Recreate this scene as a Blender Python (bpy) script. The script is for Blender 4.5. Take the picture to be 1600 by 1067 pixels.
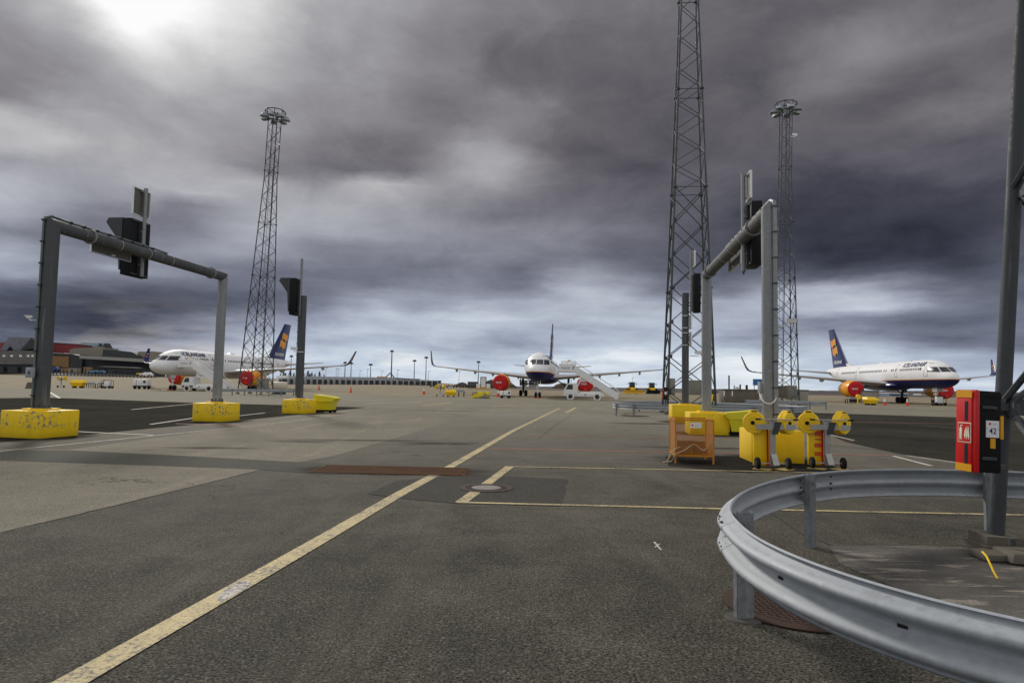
import bpy, bmesh, math, random
import numpy as np
from mathutils import Vector, Matrix
R = math.radians
random.seed(7)
S = bpy.context.scene
COL = S.collection
for o in list(bpy.data.objects): bpy.data.objects.remove(o)

# ---------------------------------------------------------------- camera
F, PITCH, ROLL, EYE = 1051.8, .0661, .0182, 1.6
cd = bpy.data.cameras.new('camera'); cam = bpy.data.objects.new('camera', cd); COL.objects.link(cam)
cd.sensor_width = 36; cd.lens = F/1600*36; cd.clip_start = .05; cd.clip_end = 9000
cam.matrix_world = Matrix.Translation((0, 0, EYE)) @ Matrix.Rotation(R(90)+PITCH, 4, 'X') @ Matrix.Rotation(ROLL, 4, 'Z')
S.camera = cam
S.render.resolution_x, S.render.resolution_y = 1024, 682
S.view_settings.view_transform = 'Standard'; S.view_settings.look = 'None'
S.view_settings.exposure = 0.0; S.view_settings.gamma = 1

def ray(px, py):
    dx, dy = px-800, py-533.5
    cr, sr = math.cos(ROLL), math.sin(ROLL)
    X = dx*cr+dy*sr; Y = -dx*sr+dy*cr
    c, s = math.cos(PITCH), math.sin(PITCH)
    return Vector((X, F*c+Y*s, F*s-Y*c))
def g(px, py, z=0.0):            # where the ground lies under a point of the photograph
    v = ray(px, py); t = (z-EYE)/v.z
    return Vector((v.x*t, v.y*t, z))
def at(px, py, d):               # the point at depth d along that ray
    v = ray(px, py); t = d/v.y
    return Vector((v.x*t, v.y*t, v.z*t+EYE))
def proj(az, el):
    x, y, z = math.sin(az)*math.cos(el), math.cos(az)*math.cos(el), math.sin(el)
    c, s = math.cos(PITCH), math.sin(PITCH)
    d = max(.05, y*c+z*s); u = z*c-y*s; X = F*x/d; Y = -F*u/d
    cr, sr = math.cos(ROLL), math.sin(ROLL)
    return 800+X*cr-Y*sr, 533.5+X*sr+Y*cr

# ---------------------------------------------------------------- node helper
class NT:
    def __init__(s, tree): s.t = tree; s.t.nodes.clear()
    def n(s, kind, **kw):
        nd = s.t.nodes.new(kind)
        ins = kw.pop('i', {})
        for k, v in kw.items(): setattr(nd, k, v)
        for k, v in ins.items():
            if hasattr(v, 'is_output'): s.t.links.new(v, nd.inputs[k])
            elif isinstance(v, bpy.types.Node): s.t.links.new(v.outputs[0], nd.inputs[k])
            else: nd.inputs[k].default_value = v
        return nd
    def m(s, op, a, b=None, c=None, clamp=False):
        ins = {0: a}
        if b is not None: ins[1] = b
        if c is not None: ins[2] = c
        return s.n('ShaderNodeMath', operation=op, use_clamp=clamp, i=ins).outputs[0]
    def vm(s, op, a, b=None):
        ins = {0: a}
        if b is not None: ins[1] = b
        return s.n('ShaderNodeVectorMath', operation=op, i=ins).outputs[0]
    def noise(s, vec, scale, detail=4, rough=.55, dist=0.0):
        return s.n('ShaderNodeTexNoise', i={'Vector': vec, 'Scale': scale, 'Detail': detail, 'Roughness': rough, 'Distortion': dist}).outputs['Fac']
    def rng(s, v, a, b, c=0.0, d=1.0, smooth=False):
        nd = s.n('ShaderNodeMapRange', interpolation_type='SMOOTHSTEP' if smooth else 'LINEAR', i={'Value': v, 'From Min': a, 'From Max': b, 'To Min': c, 'To Max': d})
        return nd.outputs[0]
    def mix(s, f, a, b, mode='MIX'):
        nd = s.t.nodes.new('ShaderNodeMix'); nd.data_type = 'RGBA'; nd.blend_type = mode
        for k, v in ((0, f), (6, a), (7, b)):
            if hasattr(v, 'is_output'): s.t.links.new(v, nd.inputs[k])
            else: nd.inputs[k].default_value = (*v, 1) if (k > 0 and len(v) == 3) else v
        return nd.outputs[2]
    def ramp(s, f, stops, interp='LINEAR'):
        nd = s.n('ShaderNodeValToRGB', i={'Fac': f}); cr = nd.color_ramp; cr.interpolation = interp
        while len(cr.elements) > 1: cr.elements.remove(cr.elements[-1])
        for k, (p, c) in enumerate(stops):
            e = cr.elements[0] if k == 0 else cr.elements.new(p)
            e.position = p; e.color = (c, c, c, 1) if isinstance(c, (int, float)) else (*c, 1)
        return nd.outputs[0]
def lin(*c): return tuple(((x/255)/12.92 if x/255 <= .04045 else ((x/255+.055)/1.055)**2.4) for x in c)

# ---------------------------------------------------------------- sky
SUN_AZ, SUN_EL = R(-30), R(31)
SKY = """0 0:.60 100:.82 200:.98 300:.94 400:.80 500:.66 600:.62 700:.57 800:.52 900:.48 1000:.49 1100:.46 1200:.44 1300:.44 1400:.46 1450:.42 1500:.47 1600:.50
40 0:.58 100:.70 200:.90 300:.92 400:.76 500:.65 600:.61 700:.55 800:.50 900:.46 1000:.47 1100:.44 1200:.43 1300:.50 1350:.51 1400:.49 1500:.49 1600:.48
80 0:.57 100:.63 200:.76 300:.80 400:.72 500:.64 600:.60 700:.54 800:.47 900:.44 1000:.44 1100:.43 1200:.43 1280:.48 1350:.54 1430:.50 1500:.45 1600:.42
130 0:.53 100:.60 200:.65 300:.70 400:.68 500:.61 600:.58 700:.52 800:.48 900:.43 1000:.42 1100:.42 1200:.42 1300:.51 1380:.44 1450:.42 1520:.45 1600:.48
180 0:.70 100:.66 200:.62 300:.62 400:.62 500:.58 600:.54 700:.50 800:.56 900:.45 1000:.40 1100:.41 1200:.42 1300:.44 1350:.41 1450:.50 1520:.48 1600:.44
230 0:.70 100:.72 200:.68 300:.62 400:.55 500:.50 600:.48 680:.50 740:.66 800:.60 850:.44 900:.42 1000:.40 1100:.41 1200:.41 1300:.42 1400:.45 1450:.40 1550:.40
260 0:.62 100:.65 200:.68 300:.68 370:.55 450:.48 550:.46 650:.50 740:.64 800:.66 850:.52 900:.44 1000:.40 1100:.40 1200:.40 1300:.36 1400:.38 1480:.45 1550:.38
295 0:.70 100:.62 200:.64 300:.70 400:.72 450:.62 500:.60 580:.71 620:.70 700:.58 780:.60 850:.50 900:.46 1000:.42 1100:.40 1200:.36 1300:.33 1400:.33 1500:.36 1580:.36
330 0:.66 100:.58 180:.52 260:.52 330:.56 400:.65 500:.68 600:.62 680:.60 760:.52 820:.50 900:.49 1000:.44 1100:.40 1200:.34 1300:.31 1400:.31 1500:.32 1600:.34
365 0:.50 50:.52 120:.50 200:.50 300:.50 340:.60 400:.68 500:.66 600:.60 700:.58 800:.58 900:.53 1000:.47 1100:.38 1200:.33 1300:.29 1400:.28 1500:.30 1600:.36
395 0:.70 60:.66 120:.50 250:.55 330:.62 400:.62 450:.56 550:.52 650:.55 750:.54 850:.52 950:.46 1000:.42 1100:.38 1200:.36 1300:.29 1400:.28 1500:.33 1600:.38
425 0:.66 60:.66 120:.58 200:.62 280:.58 350:.50 450:.48 550:.50 650:.48 750:.52 820:.44 900:.60 960:.50 1050:.38 1150:.38 1200:.45 1250:.36 1300:.32 1400:.36 1500:.34 1600:.42
445 0:.48 60:.44 100:.36 150:.44 220:.42 300:.46 380:.46 450:.48 520:.50 600:.50 700:.60 780:.52 820:.50 900:.74 980:.66 1040:.46 1120:.44 1180:.60 1260:.66 1330:.76 1370:.55 1450:.48 1550:.44
475 0:.34 100:.33 200:.33 280:.35 360:.40 430:.45 500:.52 580:.66 660:.62 740:.66 820:.66 900:.72 980:.70 1050:.64 1150:.66 1260:.72 1330:.78 1380:.74 1430:.68 1500:.48 1560:.45
500 0:.37 100:.36 200:.34 280:.46 360:.56 430:.55 500:.66 560:.72 660:.70 740:.80 820:.72 900:.70 980:.72 1080:.68 1170:.68 1260:.60 1350:.54 1450:.50 1520:.50 1580:.52
520 0:.42 100:.40 180:.36 250:.50 330:.60 430:.64 520:.72 600:.70 700:.74 800:.66 880:.66 960:.68 1050:.70 1150:.64 1250:.56 1350:.54 1450:.46 1520:.44 1600:.52
540 150:.52 250:.60 330:.64 430:.70 500:.70 600:.74 680:.66 760:.62 840:.62 900:.74 980:.70 1100:.76 1170:.62 1230:.60 1290:.82 1400:.66 1480:.58 1570:.46
555 200:.62 330:.66 430:.80 500:.82 560:.76 640:.84 720:.70 800:.72 900:.84 980:.86 1080:.82 1180:.85 1260:.76 1350:.74 1450:.74 1560:.70
580 300:.68 450:.76 520:.74 600:.78 700:.82 800:.78 900:.76 1000:.78 1100:.82 1200:.86 1300:.74 1500:.70 1580:.72
603 0:.7 300:.76 600:.80 900:.82 1200:.82 1500:.78"""
pts = []
for row in SKY.split('\n'):
    t = row.split()
    for q in t[1:]:
        a, b = q.split(':'); pts.append((float(a), float(t[0]), float(b)))
pts = np.array(pts)
def skyval(az, el):
    px, py = proj(az, el)
    w = np.exp(-((pts[:, 0]-px)/50)**2-((pts[:, 1]-py)/12.5)**2)+1e-9*np.exp(-((pts[:, 0]-px)/400)**2-((pts[:, 1]-py)/200)**2)+1e-60
    v = float((w*pts[:, 2]).sum()/w.sum())
    out = max(0, min(1, max((-30-px)/500, (px-1630)/500, (-40-py)/300)))
    return v*(1-out)+.5*out
W = bpy.data.worlds.new('World'); S.world = W; W.use_nodes = True
T = NT(W.node_tree)
d = T.n('ShaderNodeTexCoord').outputs['Generated']
sep = T.n('ShaderNodeSeparateXYZ', i={0: d}); X, Y, Z = sep.outputs
cz = T.m('MAXIMUM', T.m('ADD', Z, .16), .05)
cp = T.n('ShaderNodeCombineXYZ', i={0: T.m('DIVIDE', X, cz), 1: T.m('DIVIDE', Y, cz), 2: 0.0}).outputs[0]
wob = T.n('ShaderNodeTexNoise', i={'Vector': cp, 'Scale': 2.6, 'Detail': 6.0, 'Roughness': .6}).outputs['Color']
ws = T.n('ShaderNodeSeparateXYZ', i={0: T.vm('SUBTRACT', wob, (.5, .5, .5))}).outputs
az = T.m('ADD', T.m('ARCTAN2', X, Y), T.m('MULTIPLY', ws[0], .09))
hor = T.m('SQRT', T.m('ADD', T.m('MULTIPLY', X, X), T.m('MULTIPLY', Y, Y)))
el0 = T.m('ARCTAN2', Z, hor)
damp = T.rng(el0, 0.0, .30, .3, 1.0)
el = T.m('ADD', el0, T.m('MULTIPLY', T.m('MULTIPLY', ws[1], .045), damp))
A0, A1, NA = R(-50), R(50), 32
fa = T.rng(az, A0, A1)
rows = [R(x) for x in (0, 1, 1.9, 2.6, 3.3, 4.0, 4.8, 5.6, 6.4, 7.2, 8.1, 9.0, 10.0, 11.0, 12.1, 13.2, 14.3, 15.4, 16.5, 17.6, 18.8, 20, 21.4, 23, 24.6, 26.4, 28.2, 30, 32, 36)]
val = None
for k, e in enumerate(rows):
    r = T.ramp(fa, [(j/(NA-1), skyval(A0+(A1-A0)*j/(NA-1), e)) for j in range(NA)], 'CARDINAL')
    val = r if val is None else T.mix(T.rng(el, rows[k-1], e), val, r)
val = T.n('ShaderNodeSeparateColor', i={0: val}).outputs[0]
# the part of the sky beside and behind the camera: broken bright cloud
rest = T.rng(T.noise(cp, .7, 5, .6), .35, .65, .66, .93)
front = T.m('MULTIPLY', T.rng(T.m('ABSOLUTE', T.m('ARCTAN2', X, Y)), R(42), R(62), 1, 0, True), T.rng(el0, R(32), R(48), 1, 0, True))
val = T.m('SUBTRACT', T.m('MULTIPLY', val, 1.15), T.m('MULTIPLY', T.rng(val, .55, .95, 1, .5), .112))
val = T.m('ADD', T.m('MULTIPLY', val, front), T.m('MULTIPLY', rest, T.m('SUBTRACT', 1.0, front)))
# cloud texture, finer and flatter towards the horizon
n1 = T.noise(cp, 3.2, 8, .58, .2); n2 = T.noise(cp, 1.3, 6, .55, .3)
n3 = T.noise(T.n('ShaderNodeMapping', i={'Vector': d, 'Scale': (1, 1, 1.8)}).outputs[0], 8.0, 10, .66, .35)
flat = T.n('ShaderNodeMapping', i={'Vector': d, 'Scale': (1, 1, 6)}).outputs[0]
n4 = T.noise(flat, 9.0, 8, .62, .4)
lowm = T.rng(el0, R(3), R(14), 1, 0)
tex = T.m('ADD', T.m('MULTIPLY', T.m('SUBTRACT', n3, .5), T.rng(el0, R(3), R(14), .12, .28)), T.m('MULTIPLY', T.m('SUBTRACT', n4, .5), T.m('MULTIPLY', lowm, .34)))
tex = T.m('ADD', tex, T.m('MULTIPLY', T.m('SUBTRACT', n1, .5), .07))
val = T.m('ADD', val, T.m('MULTIPLY', tex, T.rng(el0, 0, .5, .9, .75)))
val = T.m('MAXIMUM', T.m('MINIMUM', val, 1.08), .16)
low = T.rng(T.m('ADD', el0, T.m('MULTIPLY', val, R(9))), R(9), R(23), 1, .0)
dark = T.ramp(val, [(0, (0, 0, 0)), (.16, lin(38, 38, 44)), (.28, lin(67, 66, 75)), (.42, lin(107, 104, 110)), (.55, lin(141, 139, 144)), (.66, lin(168, 167, 171)), (.8, lin(204, 203, 204)), (1, lin(252, 252, 252))])
cool = T.ramp(val, [(0, (0, 0, 0)), (.16, lin(32, 36, 48)), (.28, lin(66, 70, 84)), (.36, lin(84, 89, 105)), (.5, lin(119, 125, 143)), (.66, lin(158, 167, 187)), (.8, lin(192, 205, 221)), (.88, lin(222, 230, 238)), (1, lin(246, 250, 255))])
cl = T.mix(low, dark, cool)
sky = T.n('ShaderNodeTexSky', sky_type='NISHITA', sun_disc=False, sun_elevation=SUN_EL, sun_rotation=SUN_AZ)
skyc = T.mix(1.0, sky.outputs[0], (.1, .1, .1), 'MULTIPLY')
gap = T.m('MULTIPLY', T.rng(T.noise(cp, .8, 6, .6), .50, .64), T.rng(el0, R(1), R(7), .12, 0))
bg = T.n('ShaderNodeBackground', i={'Color': T.mix(gap, cl, skyc), 'Strength': 1.0})
T.n('ShaderNodeOutputWorld', i={'Surface': bg.outputs[0]})

sd = bpy.data.lights.new('sun', 'SUN'); sun = bpy.data.objects.new('sun', sd); COL.objects.link(sun)
sd.energy = 2.0; sd.angle = R(9); sd.color = (1, .95, .87)
sdir = Vector((math.sin(SUN_AZ)*math.cos(SUN_EL), math.cos(SUN_AZ)*math.cos(SUN_EL), math.sin(SUN_EL)))
sun.rotation_euler = sdir.to_track_quat('Z', 'Y').to_euler()

# ---------------------------------------------------------------- materials
MATS = {}
def newmat(name):
    m = bpy.data.materials.new(name); m.use_nodes = True
    return m, NT(m.node_tree)
def finish(T, color, rough=.6, metal=0.0, bump=None, bstr=.3, bdist=.01, spec=.5, extra=None):
    i = {'Base Color': color if hasattr(color, 'is_output') else (*color, 1), 'Roughness': rough, 'Metallic': metal, 'Specular IOR Level': spec}
    if bump is not None:
        i['Normal'] = T.n('ShaderNodeBump', i={'Height': bump, 'Strength': bstr, 'Distance': bdist}).outputs[0]
    if extra: i.update(extra)
    p = T.n('ShaderNodeBsdfPrincipled', i=i)
    T.n('ShaderNodeOutputMaterial', i={'Surface': p.outputs[0]})
def mat(name, c, rough=.6, metal=0.0, var=.12, scale=3.0, spec=.5, dirt=0.0, grain=0.0):
    if name in MATS: return MATS[name]
    m, T = newmat(name); co = T.n('ShaderNodeTexCoord').outputs['Object']
    n = T.noise(co, scale, 6, .6); n2 = T.noise(co, scale*9, 3, .6)
    f = T.m('ADD', T.m('MULTIPLY', n, .7), T.m('MULTIPLY', n2, .3))
    col = T.mix(T.rng(f, .3, .7), tuple(x*(1-var) for x in c), tuple(min(1, x*(1+var)) for x in c))
    if dirt: col = T.mix(T.rng(T.noise(co, scale*2.3, 7, .7), .55, .75, 0, dirt), col, (.06, .055, .045))
    finish(T, col, T.rng(n, .3, .7, rough*.85, min(1, rough*1.15)), metal, n2 if grain else None, grain, .004, spec)
    MATS[name] = m; return m
ALB = .56
def asphalt(name, c, c2, speck=.5, big=.35, bright=(.26, .25, .23), cracks=False, layer=0, streak=True, alb=None, fade=None, spec=.08):
    W_ = (1.02, 1.01, .92); alb = alb or ALB
    c = tuple(x*alb*w for x, w in zip(c, W_)); c2 = tuple(x*alb*w for x, w in zip(c2, W_))
    m, T = newmat(name); co = T.n('ShaderNodeNewGeometry').outputs['Position']
    fine = T.noise(co, 55, 3, .7); vo = T.n('ShaderNodeTexVoronoi', feature='F1', i={'Vector': co, 'Scale': 75.0}).outputs['Color']
    st = T.n('ShaderNodeSeparateColor', i={0: vo}).outputs[0]
    mid = T.noise(co, 1.3, 6, .65); bigm = T.noise(co, .17, 5, .6)
    f = T.m('ADD', T.m('MULTIPLY', mid, .45), T.m('MULTIPLY', bigm, .55))
    col = T.mix(T.rng(f, .38, .62), c, c2)
    col = T.mix(T.rng(fine, .46, .62, 0, speck*1.25), col, tuple(x*.2 for x in c))
    g2 = T.n('ShaderNodeSeparateColor', i={0: T.n('ShaderNodeTexVoronoi', feature='F1', i={'Vector': co, 'Scale': 115.0}).outputs['Color']}).outputs[1]
    gv = T.rng(T.m('ADD', T.m('MULTIPLY', st, .5), T.m('MULTIPLY', g2, .5)), .1, .9, 1-.75*speck, 1+.75*speck)
    col = T.mix(1.0, col, T.n('ShaderNodeCombineXYZ', i={0: gv, 1: gv, 2: gv}).outputs[0], 'MULTIPLY')
    col = T.mix(T.rng(st, .92, .98, 0, speck*.45), col, bright)
    if streak:
        mp = T.n('ShaderNodeMapping', i={'Vector': co, 'Rotation': (0, 0, R(-52)), 'Scale': (.12, 1.6, 1)}).outputs[0]
        col = T.mix(T.rng(T.noise(mp, 1.2, 6, .65), .56, .74, 0, .35), col, tuple(x*.5 for x in c))
        mp2 = T.n('ShaderNodeMapping', i={'Vector': co, 'Rotation': (0, 0, R(8)), 'Scale': (.9, .09, 1)}).outputs[0]
        col = T.mix(T.rng(T.noise(mp2, 1.0, 5, .65), .55, .72, 0, .28), col, tuple(min(1, x*1.5) for x in c2))
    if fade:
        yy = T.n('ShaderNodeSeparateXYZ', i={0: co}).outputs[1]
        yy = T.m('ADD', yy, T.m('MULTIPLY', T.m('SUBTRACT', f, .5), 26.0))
        col = T.mix(T.rng(yy, 5, 38, 0, 1), col, fade)  # lighter with distance: blend to middle apron, partly grazing-view brightening put into the colour
    # oil spots and stains
    col = T.mix(T.rng(T.noise(co, .55, 4, .5, .6), .66, .76, 0, .5), col, tuple(x*.45 for x in c))
    sp = T.n('ShaderNodeTexVoronoi', feature='F1', i={'Vector': co, 'Scale': 1.1}).outputs['Distance']
    col = T.mix(T.rng(sp, .02, .055, .5, 0), col, (.02, .02, .02))
    if cracks:
        wv = T.n('ShaderNodeTexVoronoi', feature='DISTANCE_TO_EDGE', i={'Vector': T.vm('ADD', co, T.n('ShaderNodeTexNoise', i={'Vector': co, 'Scale': 1.5, 'Detail': 5.0}).outputs['Color']), 'Scale': .22}).outputs['Distance']
        ck = T.m('MULTIPLY', T.rng(wv, .001, .004, 1, 0), T.rng(T.noise(co, .25, 3), .5, .6))
        col = T.mix(T.m('MULTIPLY', ck, .7), col, (.015, .015, .015))
    finish(T, col, T.rng(f, .3, .7, .80, .95), 0, T.m('ADD', fine, T.m('MULTIPLY', st, .5)), .6, .010, spec)
    MATS[name] = m; return m

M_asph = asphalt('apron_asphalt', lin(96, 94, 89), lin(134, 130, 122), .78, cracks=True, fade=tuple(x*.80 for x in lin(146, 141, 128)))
M_asphL = asphalt('pale_asphalt', lin(122, 117, 108), lin(146, 140, 130), .55, cracks=True, alb=1.05)
M_asphD = asphalt('stand_asphalt_dark', lin(66, 65, 63), lin(84, 82, 78), .45, bright=(.10, .10, .095), alb=.78, spec=0.0)
M_patch = asphalt('patch_asphalt', lin(94, 92, 90), lin(108, 106, 103), .5, streak=False)
M_band = asphalt('trench_asphalt', lin(96, 98, 93), lin(112, 112, 106), .35, streak=False, alb=.62)
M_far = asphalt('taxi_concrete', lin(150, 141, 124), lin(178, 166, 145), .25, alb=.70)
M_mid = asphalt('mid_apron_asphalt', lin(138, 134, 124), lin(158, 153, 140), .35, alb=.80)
def grassmat(name, a, b, c):
    m, T = newmat(name); co = T.n('ShaderNodeNewGeometry').outputs['Position']
    mp = T.n('ShaderNodeMapping', i={'Vector': co, 'Scale': (1, .35, 1)}).outputs[0]
    col = T.mix(T.rng(T.noise(mp, .12, 6, .7), .4, .6), a, b)
    col = T.mix(T.rng(T.noise(mp, .5, 5, .7), .52, .66), col, c)
    finish(T, col, .95, 0, None); MATS[name] = m; return m
M_grass = grassmat('dry_grass', (.20, .15, .085), (.27, .2, .12), (.10, .085, .05))
M_lava = grassmat('lava_heath', (.035, .028, .027), (.06, .045, .04), (.022, .02, .022))

def galv(name, c=(.30, .31, .315), rough=.5, metal=.55, spk=.25):
    m, T = newmat(name); co = T.n('ShaderNodeTexCoord').outputs['Object']
    sp = T.n('ShaderNodeTexVoronoi', feature='F1', i={'Vector': co, 'Scale': 34.0}).outputs['Color']
    s1 = T.n('ShaderNodeSeparateColor', i={0: sp}).outputs[0]
    n = T.noise(co, 2.2, 7, .7); n2 = T.noise(co, 16, 5, .7)
    f = T.m('ADD', T.m('ADD', T.m('MULTIPLY', s1, spk), .5*(.25-spk)), T.m('ADD', T.m('MULTIPLY', n, .45), T.m('MULTIPLY', n2, .3)))
    col = T.mix(T.rng(f, .3, .7), tuple(x*.72 for x in c), tuple(x*1.25 for x in c))
    mp = T.n('ShaderNodeMapping', i={'Vector': co, 'Scale': (9, 9, .5)}).outputs[0]
    col = T.mix(T.rng(T.noise(mp, 1, 5, .6), .58, .75, 0, .4), col, (.52, .53, .53))
    col = T.mix(T.rng(T.noise(co, 5.5, 8, .75), .62, .74, 0, .45), col, (.09, .085, .075))
    finish(T, col, T.rng(f, .3, .7, rough*.8, rough*1.3), metal, n2, .12, .004); MATS[name] = m; return m
M_galv = galv('galvanised_steel', (.26, .27, .27), .55, .35)
M_galvd = galv('dark_galvanised_steel', (.075, .079, .083), .65, .15)
M_rail = galv('guardrail_galvanised', (.37, .395, .42), .6, .12, spk=.08)
M_gpost = galv('guardrail_post', (.21, .225, .235), .6, .2)
M_tower = galv('tower_steel', (.065, .072, .077), .65, .2)
def chipped(name, c, under=(.30, .29, .27), amount=.60, zmin=.25):
    m, T = newmat(name); co = T.n('ShaderNodeTexCoord').outputs['Object']
    z = T.n('ShaderNodeSeparateXYZ', i={0: co}).outputs[2]
    n = T.noise(co, 1.6, 4, .55); n2 = T.noise(co, 11, 8, .72)
    col = T.mix(T.rng(T.noise(co, 5, 6, .7), .3, .7), tuple(x*.9 for x in c), c)
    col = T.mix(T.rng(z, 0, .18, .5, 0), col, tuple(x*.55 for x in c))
    col = T.mix(T.rng(T.noise(T.n('ShaderNodeMapping', i={'Vector': co, 'Scale': (10, 10, .8)}).outputs[0], 1, 5, .6), .56, .72, 0, .35), col, tuple(x*.55 for x in c))
    chip = T.m('MULTIPLY', T.rng(n2, amount, amount+.03), T.rng(n, .47, .53))
    chip = T.m('MULTIPLY', chip, T.rng(z, zmin, zmin+.1))
    pit = T.rng(T.n('ShaderNodeTexVoronoi', feature='F1', i={'Vector': co, 'Scale': 16.0}).outputs['Distance'], .05, .13, .6, 0)
    pit = T.m('MULTIPLY', pit, T.rng(T.noise(co, 4, 3), .45, .6))
    col = T.mix(pit, col, tuple(x*.3 for x in c))
    col = T.mix(chip, col, T.mix(n2, (.07, .065, .06), under))
    finish(T, col, .6, 0, T.m('SUBTRACT', T.noise(co, 40, 4), T.m('ADD', chip, pit)), .35, .006); MATS[name] = m; return m
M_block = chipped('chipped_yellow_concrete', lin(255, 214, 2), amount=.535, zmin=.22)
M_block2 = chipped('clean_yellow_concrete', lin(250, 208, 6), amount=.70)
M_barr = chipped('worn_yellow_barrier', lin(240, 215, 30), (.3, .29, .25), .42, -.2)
M_yel = mat('yellow_plastic', lin(248, 204, 4), .45, var=.07)
M_bin = mat('yellow_bin', lin(222, 208, 30), .5, var=.08, dirt=.2)
M_orange = mat('orange_paint', lin(198, 128, 8), .55, var=.12, dirt=.35)
M_rust = mat('rusty_iron', (.052, .025, .014), .85, .2, var=.5, scale=6, dirt=.4, grain=.5)
M_orust = mat('orange_rusted_grate', (.105, .045, .018), .9, var=.4, scale=4, dirt=.35, spec=.1)
M_black = mat('black_rubber', (.010, .010, .011), .75, var=.3, spec=.18)
M_dark = mat('dark_housing', (.008, .0085, .010), .6, var=.25, spec=.2)
M_dgrey = mat('dark_grey_metal', (.042, .044, .048), .6, .0, var=.2)
M_white = mat('aircraft_white', (.78, .78, .79), .28, var=.03, scale=.6)
M_wpaint = mat('white_paint', (.82, .82, .81), .45, var=.04, dirt=.1)
M_wing = mat('wing_grey', (.50, .51, .53), .38, var=.06, scale=.8)
M_navy = mat('navy_paint', lin(16, 28, 92), .3, var=.05)
M_gold = mat('amber_paint', lin(238, 160, 20), .35, var=.05)
M_cover = mat('red_canvas', lin(196, 12, 22), .65, var=.15, scale=1.5)
M_red = mat('red_plastic', lin(205, 14, 14), .4, var=.08)
M_alu = mat('brushed_aluminium', (.42, .41, .39), .42, .6, var=.12, dirt=.2)
M_conc = mat('weathered_concrete', (.135, .118, .09), .9, var=.3, scale=1.5, dirt=.5, grain=.4)
M_concl = mat('pale_concrete', (.33, .31, .27), .9, var=.2, dirt=.3)
M_win = mat('dark_glass', (.02, .024, .028), .18, var=.2, spec=.5)
M_cab = mat('beige_cabinet', (.25, .24, .20), .6, var=.15, dirt=.3)
M_gcab = mat('grey_cabinet', (.28, .32, .35), .5, var=.08)
M_cream = mat('cream_marker', (.76, .74, .56), .5, var=.04)
M_amber = mat('amber_reflector', lin(226, 160, 16), .4, var=.05)
M_green = mat('verdigris_conduit', (.14, .18, .165), .6, .2, var=.2)
M_roof = mat('red_roof', (.24, .035, .04), .6, var=.1, scale=.1)
M_clad = None
M_orflag = mat('orange_cone', lin(226, 60, 30), .5, var=.08)
M_blue = mat('blue_curtain', (.03, .05, .16), .6, var=.2)
M_txt = mat('navy_lettering', lin(20, 30, 90), .5, var=.02)
M_hose = mat('hose_rubber', (.03, .03, .03), .6)
M_chain = mat('shiny_steel', (.55, .55, .53), .3, .8, var=.1)
M_rope = mat('pale_rope', (.5, .44, .3), .8)

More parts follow.
